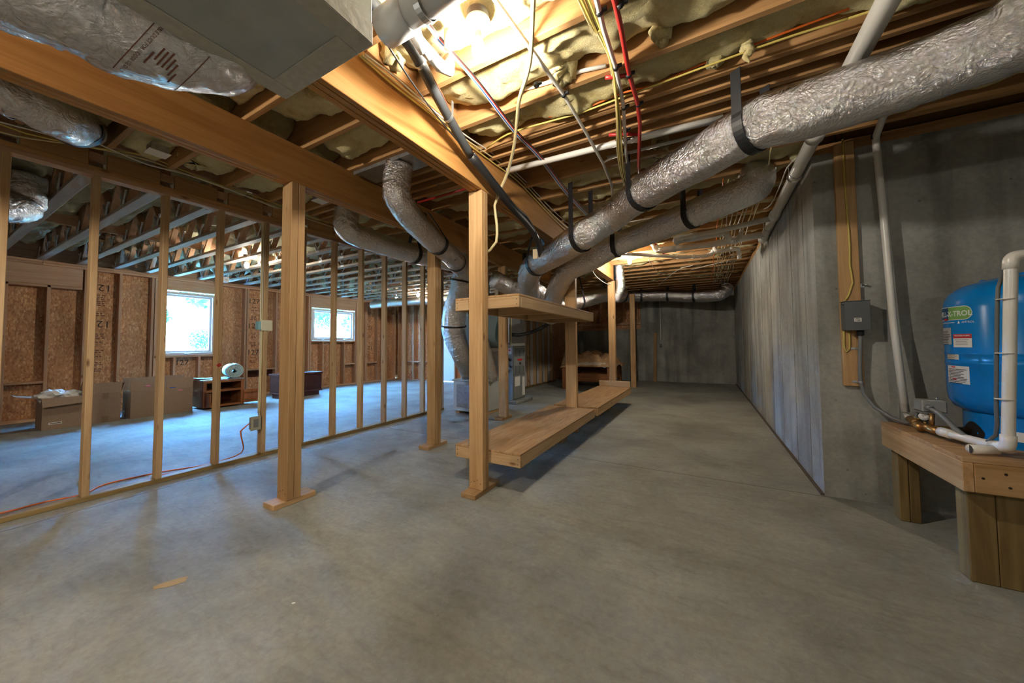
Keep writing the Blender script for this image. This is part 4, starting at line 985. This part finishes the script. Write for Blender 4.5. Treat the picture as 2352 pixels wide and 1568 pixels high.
mk_tri = ([V((-.008, -.007, 0)), V((.008, -.007, 0)), V((0, .009, 0))], [(0, 1, 2)])
sticker('logo_mark', mk_tri, INKW, aR-.068/RT_, zL-.053, .0016)
sticker('logo_rule', rect_geo(.13, .003, 10, 1), INKW, aR-.16/RT_, zL-.053, .0016)
def label_sheet(px, py, w_, h_, mat, lines, label, head=None, dark=False):
    a, z = ang_at(px, py); sticker('sticker', rect_geo(w_, h_, 12, 1), mat, a, z, .0012, label)
    bars = []
    for k in range(lines):
        y = h_*.30-(h_*.78)*k/max(1, lines-1) if lines > 1 else 0
        ww = w_*(.6+.25*random.random()); bars.append(rect_geo(ww, h_*.022+.0012, 6, 1, -(w_*.86-ww)/2, y))
    if bars: sticker('sticker_print', join(*bars), INK, a, z, .0018)
    return a, z
a, z = label_sheet(2209, 782, .105, .075, PAPER, 0, 'white sticker with a red heading'); sticker('sticker_heading', rect_geo(.105, .024, 12, 1, 0, .0255), REDP, a, z, .0017)
sticker('sticker_text', text_geo('TENDAGEN PUMPS', .0105, True), INKW, a, z+.028, .0022)
sticker('sticker_print', join(*[rect_geo(.09*(.7+.3*random.random()), .0016, 6, 1, -.003, .005-.0095*k) for k in range(4)]), INK, a, z, .0018)
label_sheet(2174, 772, .11, .098, flat('grey_sticker', (.42, .42, .43), .5), 9, 'grey data sticker')
label_sheet(2188, 818, .095, .036, flat('cream_sticker', (.62, .58, .46), .6), 4, 'small cream sticker')
a, z = label_sheet(2198, 860, .15, .10, PAPER, 10, 'white warning sticker'); sticker('sticker_heading', join(rect_geo(.03, .007, 3, 1, -.02, .043), rect_geo(.03, .007, 3, 1, -.015, -.026)), REDP, a, z, .0022)
al, zl = ang_at(2258, 990)
def base_sticker():
    R = .2765; vs = []; g = rect_geo(.09, .05, 8, 1); aa = math.atan2(-.62, -.55)
    for v in g[0]: t = aa+v.x/.275; vs.append((CXT+math.cos(t)*R, CYT+math.sin(t)*R, .685+v.y))
    mk('sticker', vs, g[1], PAPER, tk)
base_sticker()
op = blob('access_hole', (0, 0), .075, .055, 0, BLACK, tk, 0); 
vs = [(CXT+math.cos(2.95+math.pi*.085+v.co.x/.275)*.2768, CYT+math.sin(2.95+math.pi*.085+v.co.x/.275)*.2768, .665+v.co.y) for v in op.data.vertices]
l0 = WL[op.name]
for v, q in zip(op.data.vertices, vs): v.co = V(q)-l0

# riser pipe in front of the tank
RX, RY = 1.255, 2.60
pr = pipe('riser_pipe', [V((1.165, 2.90, .668)), V((1.215, 2.72, .664)), V((RX, RY, .668)), V((RX+.045, RY, 1.585)), V((RX+.8, RY+.12, 1.60))], .0215, 'white riser pipe standing in front of the blue tank with an elbow on top', hub=((0, .12, .06),))
for z in (.90, 1.12, 1.38):
    x = RX+.045*(z-.668)/.917; vs, fs = sweep([V((x-.012, RY+.004, z-.002)), V((x-.012, RY+.004, z+.002))], .030, 20); mk('cable_tie', vs, fs, PVC, pr, True)
cable('corrugated_hose', [V((RX+.05, RY+.05, 1.54)), V((RX+.015, RY+.032, 1.44)), V((RX-.005, RY+.028, 1.1)), V((RX-.016, RY+.028, .85)), V((RX-.022, RY+.03, .72)), V((1.21, 2.72, .64))], .0075, GREYBOX, 'thin ribbed black hose tied along the white riser pipe', None, 'hose', 10)
po = pipe('pipe_offcut', [V((1.135, 2.60, .648)), V((1.235, 2.635, .648))], .0225, 'short open white pipe offcut lying on the stand', fit=False)
vs, fs = lathe([(.0185, 0), (.019, .001)], (0, 0, 0), 16, 'x'); mk('bore', [V((1.1335, 2.5995, .648))+V(q) for q in vs], fs, INK, po)
# vertical supply line on the wall
wpp = pipe('well_pipe', [at(2075, 205, z=2.71), V((1.095, 3.17, 2.71)), V((1.13, 3.44, 2.66)), V((1.155, 3.44, 2.0)), V((1.172, 3.43, 1.3)), V((1.185, 3.36, .70))], .021, 'slim white pipe dropping along the wall beside the control box', fit=False, seg=14)
for q in (V((1.097, 3.16, 2.71)), V((1.128, 3.42, 2.665))):
    vs, fs = sweep([q-V((0, .01, .004)), q+V((0, .01, .004))], .027, 14); mk('pipe_collar', vs, fs, BLACK, wpp, True)
# brass manifold, gauge and switch
mf = empty('tank_manifold', (1.16, 3.1, .65), 'brass and copper pipe fittings feeding the blue tank', 'fitting')
def rod(nm, a, b, r, mat, parent, seg=12):
    vs, fs = sweep([V(a), V(b)], r, seg); o = mk(nm, vs, fs, mat, parent, True); return o
rod('white_stub', (1.185, 3.365, .685), (1.17, 3.25, .672), .017, PVC, mf); rod('check_valve', (1.172, 3.265, .67), (1.165, 3.15, .668), .023, COPPER, mf)
for k in range(5): rod('thread_ring', (1.155-.002*k, 3.14-.016*k, .655), (1.155-.002*k, 3.132-.016*k, .655), .025, COPPER, mf)
rod('tee_body', (1.16, 3.15, .662), (1.158, 2.93, .664), .021, COPPER, mf); rod('tee_branch', (1.16, 3.0, .664), (1.33, 3.03, .664), .02, COPPER, mf)
rod('union_nut', (1.178, 3.21, .695), (1.176, 3.17, .695), .02, BRASS, mf, 6); rod('valve_stem', (1.175, 3.17, .665), (1.178, 3.17, .72), .009, BRASS, mf); rod('switch_riser', (1.175, 3.03, .665), (1.18, 3.03, .75), .012, COPPER, mf)
gg = empty('pressure_gauge', (1.17, 3.10, .70), 'round black pressure gauge with a white dial', 'gauge')
gd = (V((-.5, -.86, 0))).normalized(); gc = V((1.165, 3.07, .725))
rod('gauge_case', gc+gd*.022, gc-gd*.022, .027, RUBBER, gg, 24); rod('dial', gc+gd*.0225, gc+gd*.0235, .023, PAPER, gg, 24); rod('gauge_stem', gc-V((0, 0, .025)), gc-V((0, 0, .055)), .007, BRASS, gg)
rod('needle', gc+gd*.0245-V((.008, -.004, -.008)), gc+gd*.0245, .0012, INK, gg, 4)
sw = empty('pressure_switch', (1.2, 3.08, .745), 'grey pressure switch box with a white label on top', 'switch')
box('cover', 1.14, 1.245, 3.03, 3.13, .755, .825, flat('switch_grey', (.30, .31, .31), .5), sw, .006); box('base_plate', 1.135, 1.25, 3.03, 3.13, .747, .7545, M_GALV, sw, .001); box('top_label', 1.165, 1.235, 3.035, 3.055, .8252, .826, PAPER, sw, 0)
rod('cable_gland', (1.165, 3.03, .785), (1.165, 3.0, .782), .017, GREYCOND, sw); rod('cover_nut', (1.225, 3.09, .825), (1.225, 3.09, .838), .006, M_GALV, sw, 6)
# control box on its plank, conduits
pk = box('mounting_plank', .915, 1.03, YC-.038, YC-.0005, .85, 2.70, PINE, None, .003); tag(pk, 'upright plank fixed to the concrete wall behind the grey box', 'plank')
eb = empty('control_box', (.97, 3.44, 1.26), 'grey metal pump control box with a small white label on the plank', 'electrical box')
box('case', .913, 1.045, 3.40, YC-.0385, 1.265, 1.47, GREYBOX, eb, .004); box('lid', .911, 1.047, 3.392, 3.3995, 1.262, 1.473, GREYBOX, eb, .003); box('lid_lip', .905, 1.05, 3.388, YC-.05, 1.4735, 1.478, GREYBOX, eb, .001); rod('hinge_boss', (.909, 3.40, 1.462), (.909, 3.43, 1.462), .009, GREYBOX, eb)
box('name_label', .958, .998, 3.3912, 3.3918, 1.325, 1.352, PAPER, eb, 0)
flat_print('label_text', text_geo('WELL\nPUMP', .011, True), INK, eb, (.978, 3.3911, 1.339), (1, 0, 0), (0, 0, 1), .0004)
rod('conduit_fitting', (1.005, 3.45, 1.264), (1.005, 3.45, 1.225), .021, RUBBER, eb)
cable('flexible_conduit', [V((1.005, 3.45, 1.23)), V((1.0, 3.46, 1.05)), V((.998, 3.465, .90)), V((1.012, 3.46, .80)), V((1.06, 3.44, .71)), V((1.12, 3.37, .655)), V((1.16, 3.30, .640)), V((1.172, 3.22, .66)), V((1.168, 3.14, .74)), V((1.165, 3.135, .785))], .0125, GREYCOND, 'grey flexible conduit swooping from the control box to the switch', None, 'conduit', 10)
cable('flexible_conduit', [V((1.165, 3.005, .782)), V((1.175, 2.94, .765)), V((1.19, 2.84, .70)), V((1.20, 2.75, .665)), V((1.22, 2.69, .650)), V((1.255, 2.665, .652)), V((1.285, 2.68, .66)), V((1.32, 2.72, .66))], .0125, GREYCOND, 'grey flexible conduit from the switch lying along the white riser foot', None, 'conduit', 10)
for z in (1.13, .885):
    cl = empty('conduit_clamp', (.985, 3.485, z), 'shiny one-hole clamp holding the grey conduit %s' % ('below the control box' if z > 1 else 'at the foot of the plank'), 'clamp')
    box('tab', .960, .985, 3.486, 3.4915, z-.008, z+.008, M_GALV, cl, .001); x = 1.0015 if z > 1 else .998
    lp = [V((x, 3.463, z))+V((math.cos(t)*.0145, -math.sin(t)*.0145, 0)) for t in [math.pi*k/10 for k in range(11)]]; ribbon('loop', [V((x+.0145, 3.49, z))]+lp+[V((x-.0145, 3.49, z))], V((0, 0, 1)), .014, .0015, M_GALV, cl)
cable('plank_cable', [V((.965, 3.484, 2.72)), V((.968, 3.484, 2.3)), V((.977, 3.484, 1.95)), V((.974, 3.484, 1.75)), V((.985, 3.484, 1.62)), V((.96, 3.484, 1.53)), V((.935, 3.486, 1.48))], .0065, YCAB, 'yellow cable running down the plank into the grey box')
cable('plank_cable', [V((.925, 3.484, 1.262)), V((.922, 3.484, 1.14)), V((.934, 3.484, 1.105)), V((.952, 3.484, 1.13)), V((.953, 3.484, 1.262))], .0060, YCAB, 'yellow cable loop hanging below the grey box')
br = empty('wall_bracket', (1.045, 3.52, 1.60), 'small metal bracket on the concrete wall above the control box', 'bracket'); box('plate', 1.035, 1.06, 3.524, 3.5295, 1.585, 1.615, M_GALV, br, 0); rod('hook', (1.05, 3.524, 1.605), (1.07, 3.50, 1.60), .006, M_GALV, br)
# ================================================================== FURNACE CORNER
fu = empty('furnace', (-3.62, 6.34, .06), 'grey upright furnace with louvred doors on a low concrete pad', 'furnace')
box('concrete_pad', -4.02, -3.22, 5.98, 6.72, 0, .06, M_WALLC, fu, .01)
box('cabinet', -3.9, -3.345, 6.08, 6.60, .062, 1.14, GREYFURN, fu, .006)
box('upper_door', -3.344, -3.332, 6.095, 6.585, .56, 1.125, GREYFURN, fu, .004); box('lower_door', -3.344, -3.332, 6.095, 6.585, .08, .545, GREYFURN, fu, .004)
for k in range(7):
    for z0, z1 in ((.93, 1.10), (.58, .74)): box('louver', -3.3318, -3.326, 6.13+k*.062, 6.155+k*.062, z0, z1, GREYBOX, fu, .001)
box('brand_plate', -3.3318, -3.328, 6.25, 6.45, .84, .88, REDP, fu, .001); box('status_window', -3.3318, -3.328, 6.32, 6.40, .76, .81, INK, fu, 0); box('wiring_sheet', -3.3318, -3.3300, 6.13, 6.35, .33, .52, PAPER, fu, 0); box('wiring_sheet', -3.3318, -3.3300, 6.45, 6.56, .12, .50, PAPER, fu, 0)
box('side_sheet', -3.46, -3.38, 6.0785, 6.0797, .98, 1.10, PAPER, fu, 0); box('side_heading', -3.44, -3.40, 6.077, 6.0783, 1.04, 1.08, REDP, fu, 0)
for k, (x, z) in enumerate(((-3.42, .86), (-3.5, .78), (-3.40, .72), (-3.46, .64))): rod('gas_valve', (x, 6.08, z), (x, 6.03, z+.03), .02, RUBBER, fu)
box('supply_plenum', -3.9, -3.36, 5.96, 6.60, 1.20, 1.82, M_GALV, fu, .006); box('sealant_band', -3.91, -3.335, 6.07, 6.61, 1.141, 1.199, INKW, fu, .01)
tube('exhaust_flue', [(-3.42, 6.18, 1.14), (-3.42, 6.18, 1.6), (-3.42, 6.2, 2.6)], .03, PVCG, fu, 12)
tube('drain_tube', [(-3.36, 6.02, 1.1), (-3.34, 6.0, 1.4), (-3.36, 6.05, 1.75), (-3.4, 6.1, 1.9)], .012, CREAM, fu, 8)
ac = cable('insulated_line', [V((-3.42, 6.05, 1.38)), V((-3.25, 6.1, 1.36)), V((-3.0, 6.25, 1.42)), V((-2.72, 6.35, 1.56)), V((-2.6, 6.4, 1.75)), V((-2.55, 6.4, 2.1))], .035, RUBBER, 'black insulated line curving from the furnace coil', None, 'pipe', 12)
rb = empty('return_box', (-3.4, 5.2, 0), 'pale grey metal return air box on the floor with a shiny panel', 'duct box')
box('case', -3.80, -3.18, 4.76, 5.5, .05, .56, flat('pale_enamel', (.46, .48, .46), .5), rb, .008); box('front_panel', -3.72, -3.26, 4.748, 4.7595, .12, .50, M_GALV, rb, .004); box('top_flange', -3.82, -3.16, 4.74, 5.52, .5605, .585, flat('pale_enamel', (.46, .48, .46), .5), rb, .004)
box('base_runner', -3.78, -3.70, 4.8, 5.45, 0, .0495, PINE, rb); box('base_runner', -3.28, -3.20, 4.8, 5.45, 0, .0495, PINE, rb)
cl_ = empty('coil_cabinet', (-3.4, 5.4, .6), 'blue-grey sheet metal coil case above the return box', 'duct box'); box('lower_case', -3.76, -3.24, 5.0, 5.48, .586, 1.05, M_GALV, cl_, .006); box('foil_band', -3.78, -3.22, 4.99, 5.49, 1.051, 1.12, M_FOIL, cl_, .008); box('upper_case', -3.76, -3.24, 5.0, 5.48, 1.121, 1.75, flat('teal_grey_metal', (.20, .27, .30), .4, .5), cl_, .006)
for y in (7.36, 8.16):
    pass
# ================================================================== BENCH WITH CLOTHS
bn = empty('wooden_bench', (-2.7, 9.2, 0), 'dark wooden bench frame standing before the far low wall', 'bench')
BX, BXE, BY, BYE = -3.27, -2.02, 8.62, 9.95
for x in (BX, BXE-.085):
    for y in (BY, BYE-.085): box('leg', x, x+.085, y, y+.085, 0, .58, BENCHW, bn, .005)
box('front_rail', BX+.086, BXE-.086, BY+.01, BY+.06, .22, .42, BENCHW, bn, .005); box('back_rail', BX+.086, BXE-.086, BYE-.06, BYE-.01, .30, .57, BENCHW, bn, .005)
box('side_rail', BX+.02, BX+.06, BY+.086, BYE-.086, .25, .58, BENCHW, bn, .005); box('side_rail', BXE-.06, BXE-.02, BY+.086, BYE-.086, .25, .58, BENCHW, bn, .005)
for k in range(5): box('slat', BX+.0, BXE, BY+.09+k*.24, BY+.28+k*.24, .585, .615, BENCHW, bn, .004) if k else box('slat', BX+.087, BXE-.087, BY+.02, BY+.28, .585, .615, BENCHW, bn, .004)
def heap(name, c, rx, ry, h, mat, label, seed, hang=0.0, cat='cloth', n=34):
    vs = []; fs = []
    for j in range(n+1):
        for i in range(n+1):
            u, v = 2*i/n-1, 2*j/n-1; x, y = c[0]+u*rx, c[1]+v*ry; d = max(abs(u), abs(v)); d2 = math.hypot(u, v)
            f = max(0, 1-d2**2.2*.55)
            z = c[2]+h*f*(.55+.6*abs(noise.noise(V((u*2.2+seed, v*2.2, seed)))))+.04*noise.noise(V((u*7, v*7+seed, 1)))*1.2
            if d > .85: z = min(z, c[2]+.03)-hang*max(0, (d-.85)/.15)*(.6+.6*noise.noise(V((u*3+seed, v*3, 2))))
            vs.append((x+.02*noise.noise(V((v*5, seed, u*2))), y, z))
    for j in range(n):
        for i in range(n): a = j*(n+1)+i; fs.append((a, a+1, a+n+2, a+n+1))
    b = len(vs); rim = [i for i in range(n+1)]+[j*(n+1)+n for j in range(1, n+1)]+[n*(n+1)+i for i in range(n-1, -1, -1)]+[j*(n+1) for j in range(n-1, 0, -1)]
    for r_ in rim: vs.append((vs[r_][0], vs[r_][1], vs[r_][2]-.012))
    m = len(rim)
    for k in range(m): fs.append((rim[k], b+k, b+(k+1) % m, rim[(k+1) % m]))
    fs.append(tuple(range(b+m-1, b-1, -1))) if False else None
    o = mk(name, vs, fs, mat, None, True); tag(o, label, cat); return o
heap('dust_sheet', (-2.62, 9.285, .66), .70, .69, .36, M_FABRIC, 'crumpled tan dust sheet heaped on the wooden bench', 3.3, .12)
heap('cushion', (-2.50, 8.80, .635), .42, .18, .14, M_FABRIC2, 'cream cushion flopping over the bench front', 8.1, .06, 'cushion', 22)
heap('blanket', (-3.12, 8.95, .64), .20, .34, .60, m_noisy('olive_fabric', (.14, .085, .035), (.22, .14, .06), 10, .9, 0, .3), 'olive brown blanket bundled on the end of the bench', 5.5, .05, 'blanket', 24)

# ================================================================== LEFT ROOM THINGS
FX = -8.25
def carton(y0, y1, depth, h, label, flap=None, seed=0, lid=True):
    b = empty('cardboard_box', (FX-depth/2, (y0+y1)/2, 0), label, 'box'); t = .006; x0, x1 = FX-depth, FX
    box('front_panel', x1-t, x1, y0, y1, 0, h, M_CARD, b, .001); box('back_panel', x0, x0+t, y0, y1, 0, h, M_CARD, b, .001)
    box('side_panel', x0+t, x1-t, y0, y0+t, 0, h, M_CARD, b, .001); box('side_panel', x0+t, x1-t, y1-t, y1, 0, h, M_CARD, b, .001); box('base_panel', x0+t, x1-t, y0+t, y1-t, .001, .007, M_CARD, b, 0)
    return b
def flapq(b, pts, mat=None):
    a = [V(p) for p in pts]; n = (a[1]-a[0]).cross(a[3]-a[0]).normalized()*.003
    vs = [p+n for p in a]+[p-n for p in a]; o = mk('flap', vs, BOXF, mat or M_CARD, b); fixn(o); return o
b1 = carton(1.10, 1.49, .42, .45, 'open cardboard box full of white paper below the strand board')
flapq(b1, [(FX+.004, 1.09, .45), (FX+.004, 1.50, .45), (FX+.10, 1.53, .36), (FX+.10, 1.09, .33)]); flapq(b1, [(FX-.42, 1.498, .45), (FX, 1.498, .45), (FX-.02, 1.53, .66), (FX-.40, 1.53, .64)]); flapq(b1, [(FX-.42, 1.095, .45), (FX, 1.095, .45), (FX+.02, .88, .50), (FX-.40, .88, .50)])
box('shipping_label', FX+.0005, FX+.0015, 1.16, 1.28, .07, .10, PAPER, b1, 0); box('label_bar', FX+.0016, FX+.002, 1.17, 1.27, .08, .09, INK, b1, 0)
for k, (y, x, r_, z) in enumerate(((1.20, -8.40, .13, .46), (1.36, -8.42, .13, .44), (1.28, -8.55, .14, .45))):
    vs, fs = [], []
    bm = bmesh.new(); bmesh.ops.create_icosphere(bm, subdivisions=3, radius=r_)
    for v in bm.verts:
        q = 1+.55*noise.noise(v.co*14+V((k*5, 0, 0)))+.25*noise.noise(v.co*30); v.co *= q; v.co.z *= .7
    vs = [v.co+V((x, y, z)) for v in bm.verts]; fs = [tuple(v.index for v in f.verts) for f in bm.faces]; bm.free()
    o = mk('crumpled_paper', vs, fs, PAPER, None); tag(o, 'crumpled white packing paper in the open cardboard box', 'paper', 'packing paper in the open box')
b2 = carton(1.53, 1.86, .46, .46, 'tall-flapped cardboard box between the open box and the long box')
flapq(b2, [(FX-.002, 1.53, .46), (FX-.002, 1.86, .46), (FX-.03, 1.88, .62), (FX-.03, 1.52, .62)]); flapq(b2, [(FX-.46, 1.861, .46), (FX, 1.861, .46), (FX, 1.90, .6), (FX-.46, 1.90, .6)]); box('tape_strip', FX+.0003, FX+.001, 1.665, 1.73, .36, .46, flat('tan_tape', (.26, .17, .10), .35), b2, 0); box('tape_strip', FX+.0003, FX+.001, 1.665, 1.73, .0, .10, flat('tan_tape', (.26, .17, .10), .35), b2, 0)
b3 = carton(1.97, 2.76, .40, .44, 'long cardboard box with raised flaps and pink marks')
flapq(b3, [(FX-.002, 1.97, .44), (FX-.002, 2.39, .44), (FX-.02, 2.39, .60), (FX-.02, 1.96, .60)]); flapq(b3, [(FX-.002, 2.40, .44), (FX-.002, 2.76, .44), (FX-.02, 2.77, .62), (FX-.02, 2.40, .62)]); flapq(b3, [(FX-.40, 1.97, .44), (FX-.40, 2.76, .44), (FX-.41, 2.76, .65), (FX-.41, 1.97, .65)])
for (y, z) in ((2.17, .52), (2.58, .40)): blob('pink_mark', (0, 0), .035, .012, 0, flat('pink_tape', (.70, .22, .30), .5), b3, 0); o = bpy.data.objects[list(WL)[-1]]; o.rotation_euler = (math.pi/2, 0, math.pi/2); o.location = V((FX+.002, y, z))-WL[b3.name]
box('blue_mark', FX+.0005, FX+.0015, 2.44, 2.52, .45, .465, BLUEW, b3, 0)
# television cabinet with open doors and a rolled mat
cb = empty('media_cabinet', (-8.4, 3.2, 0), 'oak media cabinet with open doors under the single window', 'cabinet')
C0, C1, CXA, CXB, CH = 2.87, 3.52, -8.62, -8.15, .52
box('top_board', CXA, CXB, C0, C1, CH, CH+.025, flat('pale_laminate', (.55, .55, .58), .3), cb, .003); box('side_board', CXA, CXB, C0, C0+.02, .03, CH-.001, OAK, cb); box('side_board', CXA, CXB, C1-.02, C1, .03, CH-.001, OAK, cb); box('bottom_board', CXA, CXB, C0+.021, C1-.021, .03, .05, OAK, cb); box('mid_shelf', CXA, CXB, C0+.021, C1-.021, .32, .345, OAK, cb); box('back_board', CXA-.006, CXA, C0, C1, .03, CH-.001, DARKW, cb, 0)
box('face_stile', CXB, CXB+.018, C0, C0+.05, .03, CH-.001, OAK, cb); box('face_stile', CXB, CXB+.018, C1-.05, C1, .03, CH-.001, OAK, cb); box('face_rail', CXB, CXB+.018, C0+.051, C1-.051, .31, .35, OAK, cb); box('face_rail', CXB, CXB+.018, C0+.051, C1-.051, .03, .065, OAK, cb); box('face_rail', CXB, CXB+.018, C0+.051, C1-.051, CH-.035, CH-.001, OAK, cb)
dl = box('cabinet_door', CXB+.02, CXB+.24, C0+.02, C0+.038, .06, .31, OAK, cb); dr = box('cabinet_door', CXB+.02, CXB+.06, C1-.02, C1+.24, .05, .31, OAK, cb); box('door_batten', CXB+.061, CXB+.07, C1, C1+.22, .10, .12, OAK, dr, 0); box('door_batten', CXB+.061, CXB+.07, C1, C1+.22, .24, .26, OAK, dr, 0)
mt = empty('rolled_mat', (-8.4, 3.3, .55), 'rolled pale blue floor mat lying on the media cabinet', 'mat')
# spiral roll along X... axis parallel to the wall's normal
sp = []; turns = 4.2
M_MAT = m_noisy('pale_blue_mat', (.42, .60, .66), (.52, .70, .74), 40, .8); M_MATG = flat('mat_edge', (.50, .50, .47), .8)
vs = []; fs = []; nn_ = 130
for i in range(nn_+1):
    t = i/nn_*turns*2*math.pi; r_ = .036+.0235*t/(2*math.pi)
    for (xx) in (-8.62, -8.06): vs.append((xx, 3.40+math.cos(t)*r_, .695+math.sin(t)*r_))
for i in range(nn_): fs.append((2*i, 2*i+2, 2*i+3, 2*i+1))
ro = mk('roll', vs, fs, M_MAT, mt, True); so = ro.modifiers.new('s', 'SOLIDIFY'); so.thickness = .017; so.offset = 0
ro.rotation_euler = (0, 0, -.25)
tl = [(-8.5, 3.40, .5485), (-8.5, 3.2, .5485), (-8.5, 3.05, .556), (-8.5, 2.92, .565), (-8.5, 2.85, .57)]
ribbon('loose_end', catmull(tl, .04), V((1, 0, 0)), .34, .009, flat('teal_mat_end', (.25, .55, .60), .8), mt)
ch = empty('blanket_chest', (-8.35, 4.7, 0), 'dark red wooden blanket chest against the strand board wall', 'chest')
box('chest_body', -8.55, -8.16, 4.2, 5.16, .10, .50, DARKW, ch, .006); box('lid', -8.58, -8.14, 4.18, 5.18, .501, .55, DARKW, ch, .008); box('plinth', -8.53, -8.19, 4.24, 5.12, 0, .099, DARKW, ch, .006); box('base_moulding', -8.57, -8.14, 4.19, 5.17, .10, .135, DARKW, ch, .005)
# electrical boxes on the partition stud, cable, extension cord
SB = SY[13]; SBc = SB-.038
for k in range(4):
    x = PX1-.062+.012*k
    cable('drop_cable', [V((x, SBc-.006, 2.60)), V((x-.004, SBc-.007, 2.0)), V((x, SBc-.007, 1.47)), V((x+.003, SBc-.007, 1.0)), V((x-.005, SBc-.008, .46))] if k != 2 else [V((x+.01, SBc-.006, 2.55)), V((x+.012, SBc-.007, 1.8)), V((x+.008, SBc-.007, 1.3)), V((x, SBc-.008, .44)), V((x-.004, SBc-.03, .30)), V((x-.01, SBc-.01, .26))], .005, (WCAB, CREAM, WCAB, CREAM)[k], 'pale cable stapled down the stud with the outlet boxes', 'cables down the outlet stud')
ob = empty('switch_box', (PX1, SB-.03, 1.40), 'blank cream cover on a blue box high on the outlet stud', 'electrical box'); box('back_box', PX1-.07, PX1+.001, SBc-.052, SBc-.012, 1.355, 1.445, flat('pale_blue_plastic', (.25, .50, .58), .4), ob, .003); box('cover_plate', PX1+.0015, PX1+.010, SBc-.03, SBc+.08, 1.345, 1.46, flat('ivory_plastic', (.68, .66, .50), .4), ob, .003)
ob = empty('outlet_box', (PX1, SBc-.05, .36), 'square grey metal outlet box low on the outlet stud', 'electrical box'); box('case', PX1-.05, PX1+.005, SBc-.10, SBc-.012, .305, .43, M_GALV, ob, .003); box('face_plate', PX1+.0055, PX1+.010, SBc-.11, SBc-.015, .295, .44, flat('aged_plate', (.40, .38, .28), .5), ob, .002); box('receptacle', PX1+.0105, PX1+.014, SBc-.085, SBc-.04, .325, .41, GREYCOND, ob, .003)
cable('extension_cord', [V((PX1-.03, SBc-.105, .37)), V((PX1-.06, SBc-.17, .30)), V((PX1-.12, SBc-.12, .15)), V((PX1-.24, SBc-.08, .03)), V((PX1-.22, 1.75, .0055)), V((PX1-.20, 1.55, .0055)), V((PX1-.33, 1.28, .0055)), V((PX1-.36, .95, .0055)), V((PX1-.21, .80, .0055)), V((PX1-.26, .62, .0055)), V((PX1-.24, .42, .0055)), V((PX1-.3, .1, .0055)), V((PX1-.3, -.6, .0055))], .0058, ORANGE, 'orange extension cord trailing along the partition plate', None, 'cord')
cable('extension_cord', [V((PX1-.22, 1.22, .007)), V((PX1-.17, 1.38, .007)), V((PX1-.16, 1.50, .007)), V((PX1-.19, 1.57, .007))], .0058, ORANGE, 'short orange cord end crossing the extension cord', None, 'cord')
mkr = box('red_tape', PX1-.0, PX1+.0012, SY[12]-.037, SY[12]-.003, .98, 1.01, RED, None, 0); tag(mkr, 'red tape mark on a partition stud before the single window', 'tape'); mkr.rotation_euler = (.6, 0, 0)
# ceiling junction boxes
for (x, y, z, s, nm) in ((362, 352, 2.70, 1.0, 'nearest the slung duct'), (735, 462, 2.70, 1.0, 'behind the double post'), (785, 492, 2.70, .8, 'by the duct along the partition')):
    p = at(x, y, z=2.672); j = empty('junction_box', p, 'grey junction box with a white cover under the joists '+nm, 'electrical box')
    box('case', p.x-.05*s, p.x+.05*s, p.y-.05*s, p.y+.05*s, p.z+.003, 2.729, M_GALV, j, .002); box('cover', p.x-.062*s, p.x+.062*s, p.y-.062*s, p.y+.062*s, p.z-.004, p.z+.002, PAPER, j, .001)
jb = empty('junction_box', (-8.6, 3.35, 2.5), 'white junction box hanging near the single window under the trusses', 'electrical box'); box('case', -8.66, -8.56, 3.3, 3.4, 2.50, 2.604, WHITE, jb, .002); box('knockout', -8.562, -8.555, 3.335, 3.365, 2.53, 2.56, M_GALV, jb, 0)
wp = pipe('wall_conduit', [V((-1.17, YF-.015, 2.5)), V((-1.16, YF-.015, 1.6)), V((-1.165, YF-.015, 1.15))], .011, 'thin white conduit on the dark far wall', fit=False, cat='conduit'); box('conduit_box', -1.20, -1.13, YF-.04, YF-.001, 1.06, 1.15, GREYBOX, wp)

# ================================================================== BULBS
def bulb(nm, p, label, power, r=.032, down=True, holder=True):
    b = empty('light_bulb', p, label, 'lamp')
    if holder:
        turned('ceiling_box', [(.052, .055), (.052, .095), (.03, .10)], p, RUBBER, b, 24)
        turned('lampholder', [(.058, .055), (.060, .045), (.055, .038), (.030, .030), (.026, .006), (.02, .004)], p, WHITE, b, 28)
    turned('bulb_neck', [(.014, .012), (.016, -.02), (.022, -.035)], p, WHITE, b, 18)
    prof = [(.018, -.03), (r*.8, -.045), (r, -.07), (r, -.085), (r*.85, -.107), (r*.5, -.12), (.003, -.125)]
    area = 4*math.pi*r*r*1.15
    m = bpy.data.materials.get('lit_'+nm) or flat('lit_'+nm, (1, 1, 1), .4, 0, .2, power/(area*math.pi), BULB_COL)
    turned('glass_bulb', prof, p, m, b, 12)
    return b
bp = at(1098, 48, z=2.72); bulb('near', (bp.x, bp.y, 2.66), 'bare lit bulb in a white holder under the near joists', BULB_POWER['near'], .030)
bulb('mid', tuple(at(1446, 590, z=2.68)), 'bare lit bulb glowing under the far joists by the beam end', BULB_POWER['mid'])
q = at(567, 608, z=2.54); bulb('left', (q.x, q.y, 2.61), 'bare lit bulb under the trusses before the single window', BULB_POWER['left'])
q = at(960, 677, z=2.54); bulb('left_far', (q.x, q.y, 2.61), 'bare lit bulb at the far end of the left room', BULB_POWER['left_far'])
bulb('side', (1.0, -1.3, 2.20), 'added fill bulb hanging on a cord out of view behind the camera', BULB_POWER['side'])  # invented bulb and cord out of view, added to brighten ceiling and tank front
tube('fill_bulb_cord', [(1.0, -1.3, 2.30), (1.0, -1.3, 2.73)], .004, RUBBER, bpy.data.objects['light_bulb.004'])
bulb('rear', (-2.15, -1.55, 2.63), 'bare lit bulb in the rear part of the basement', BULB_POWER['rear'])
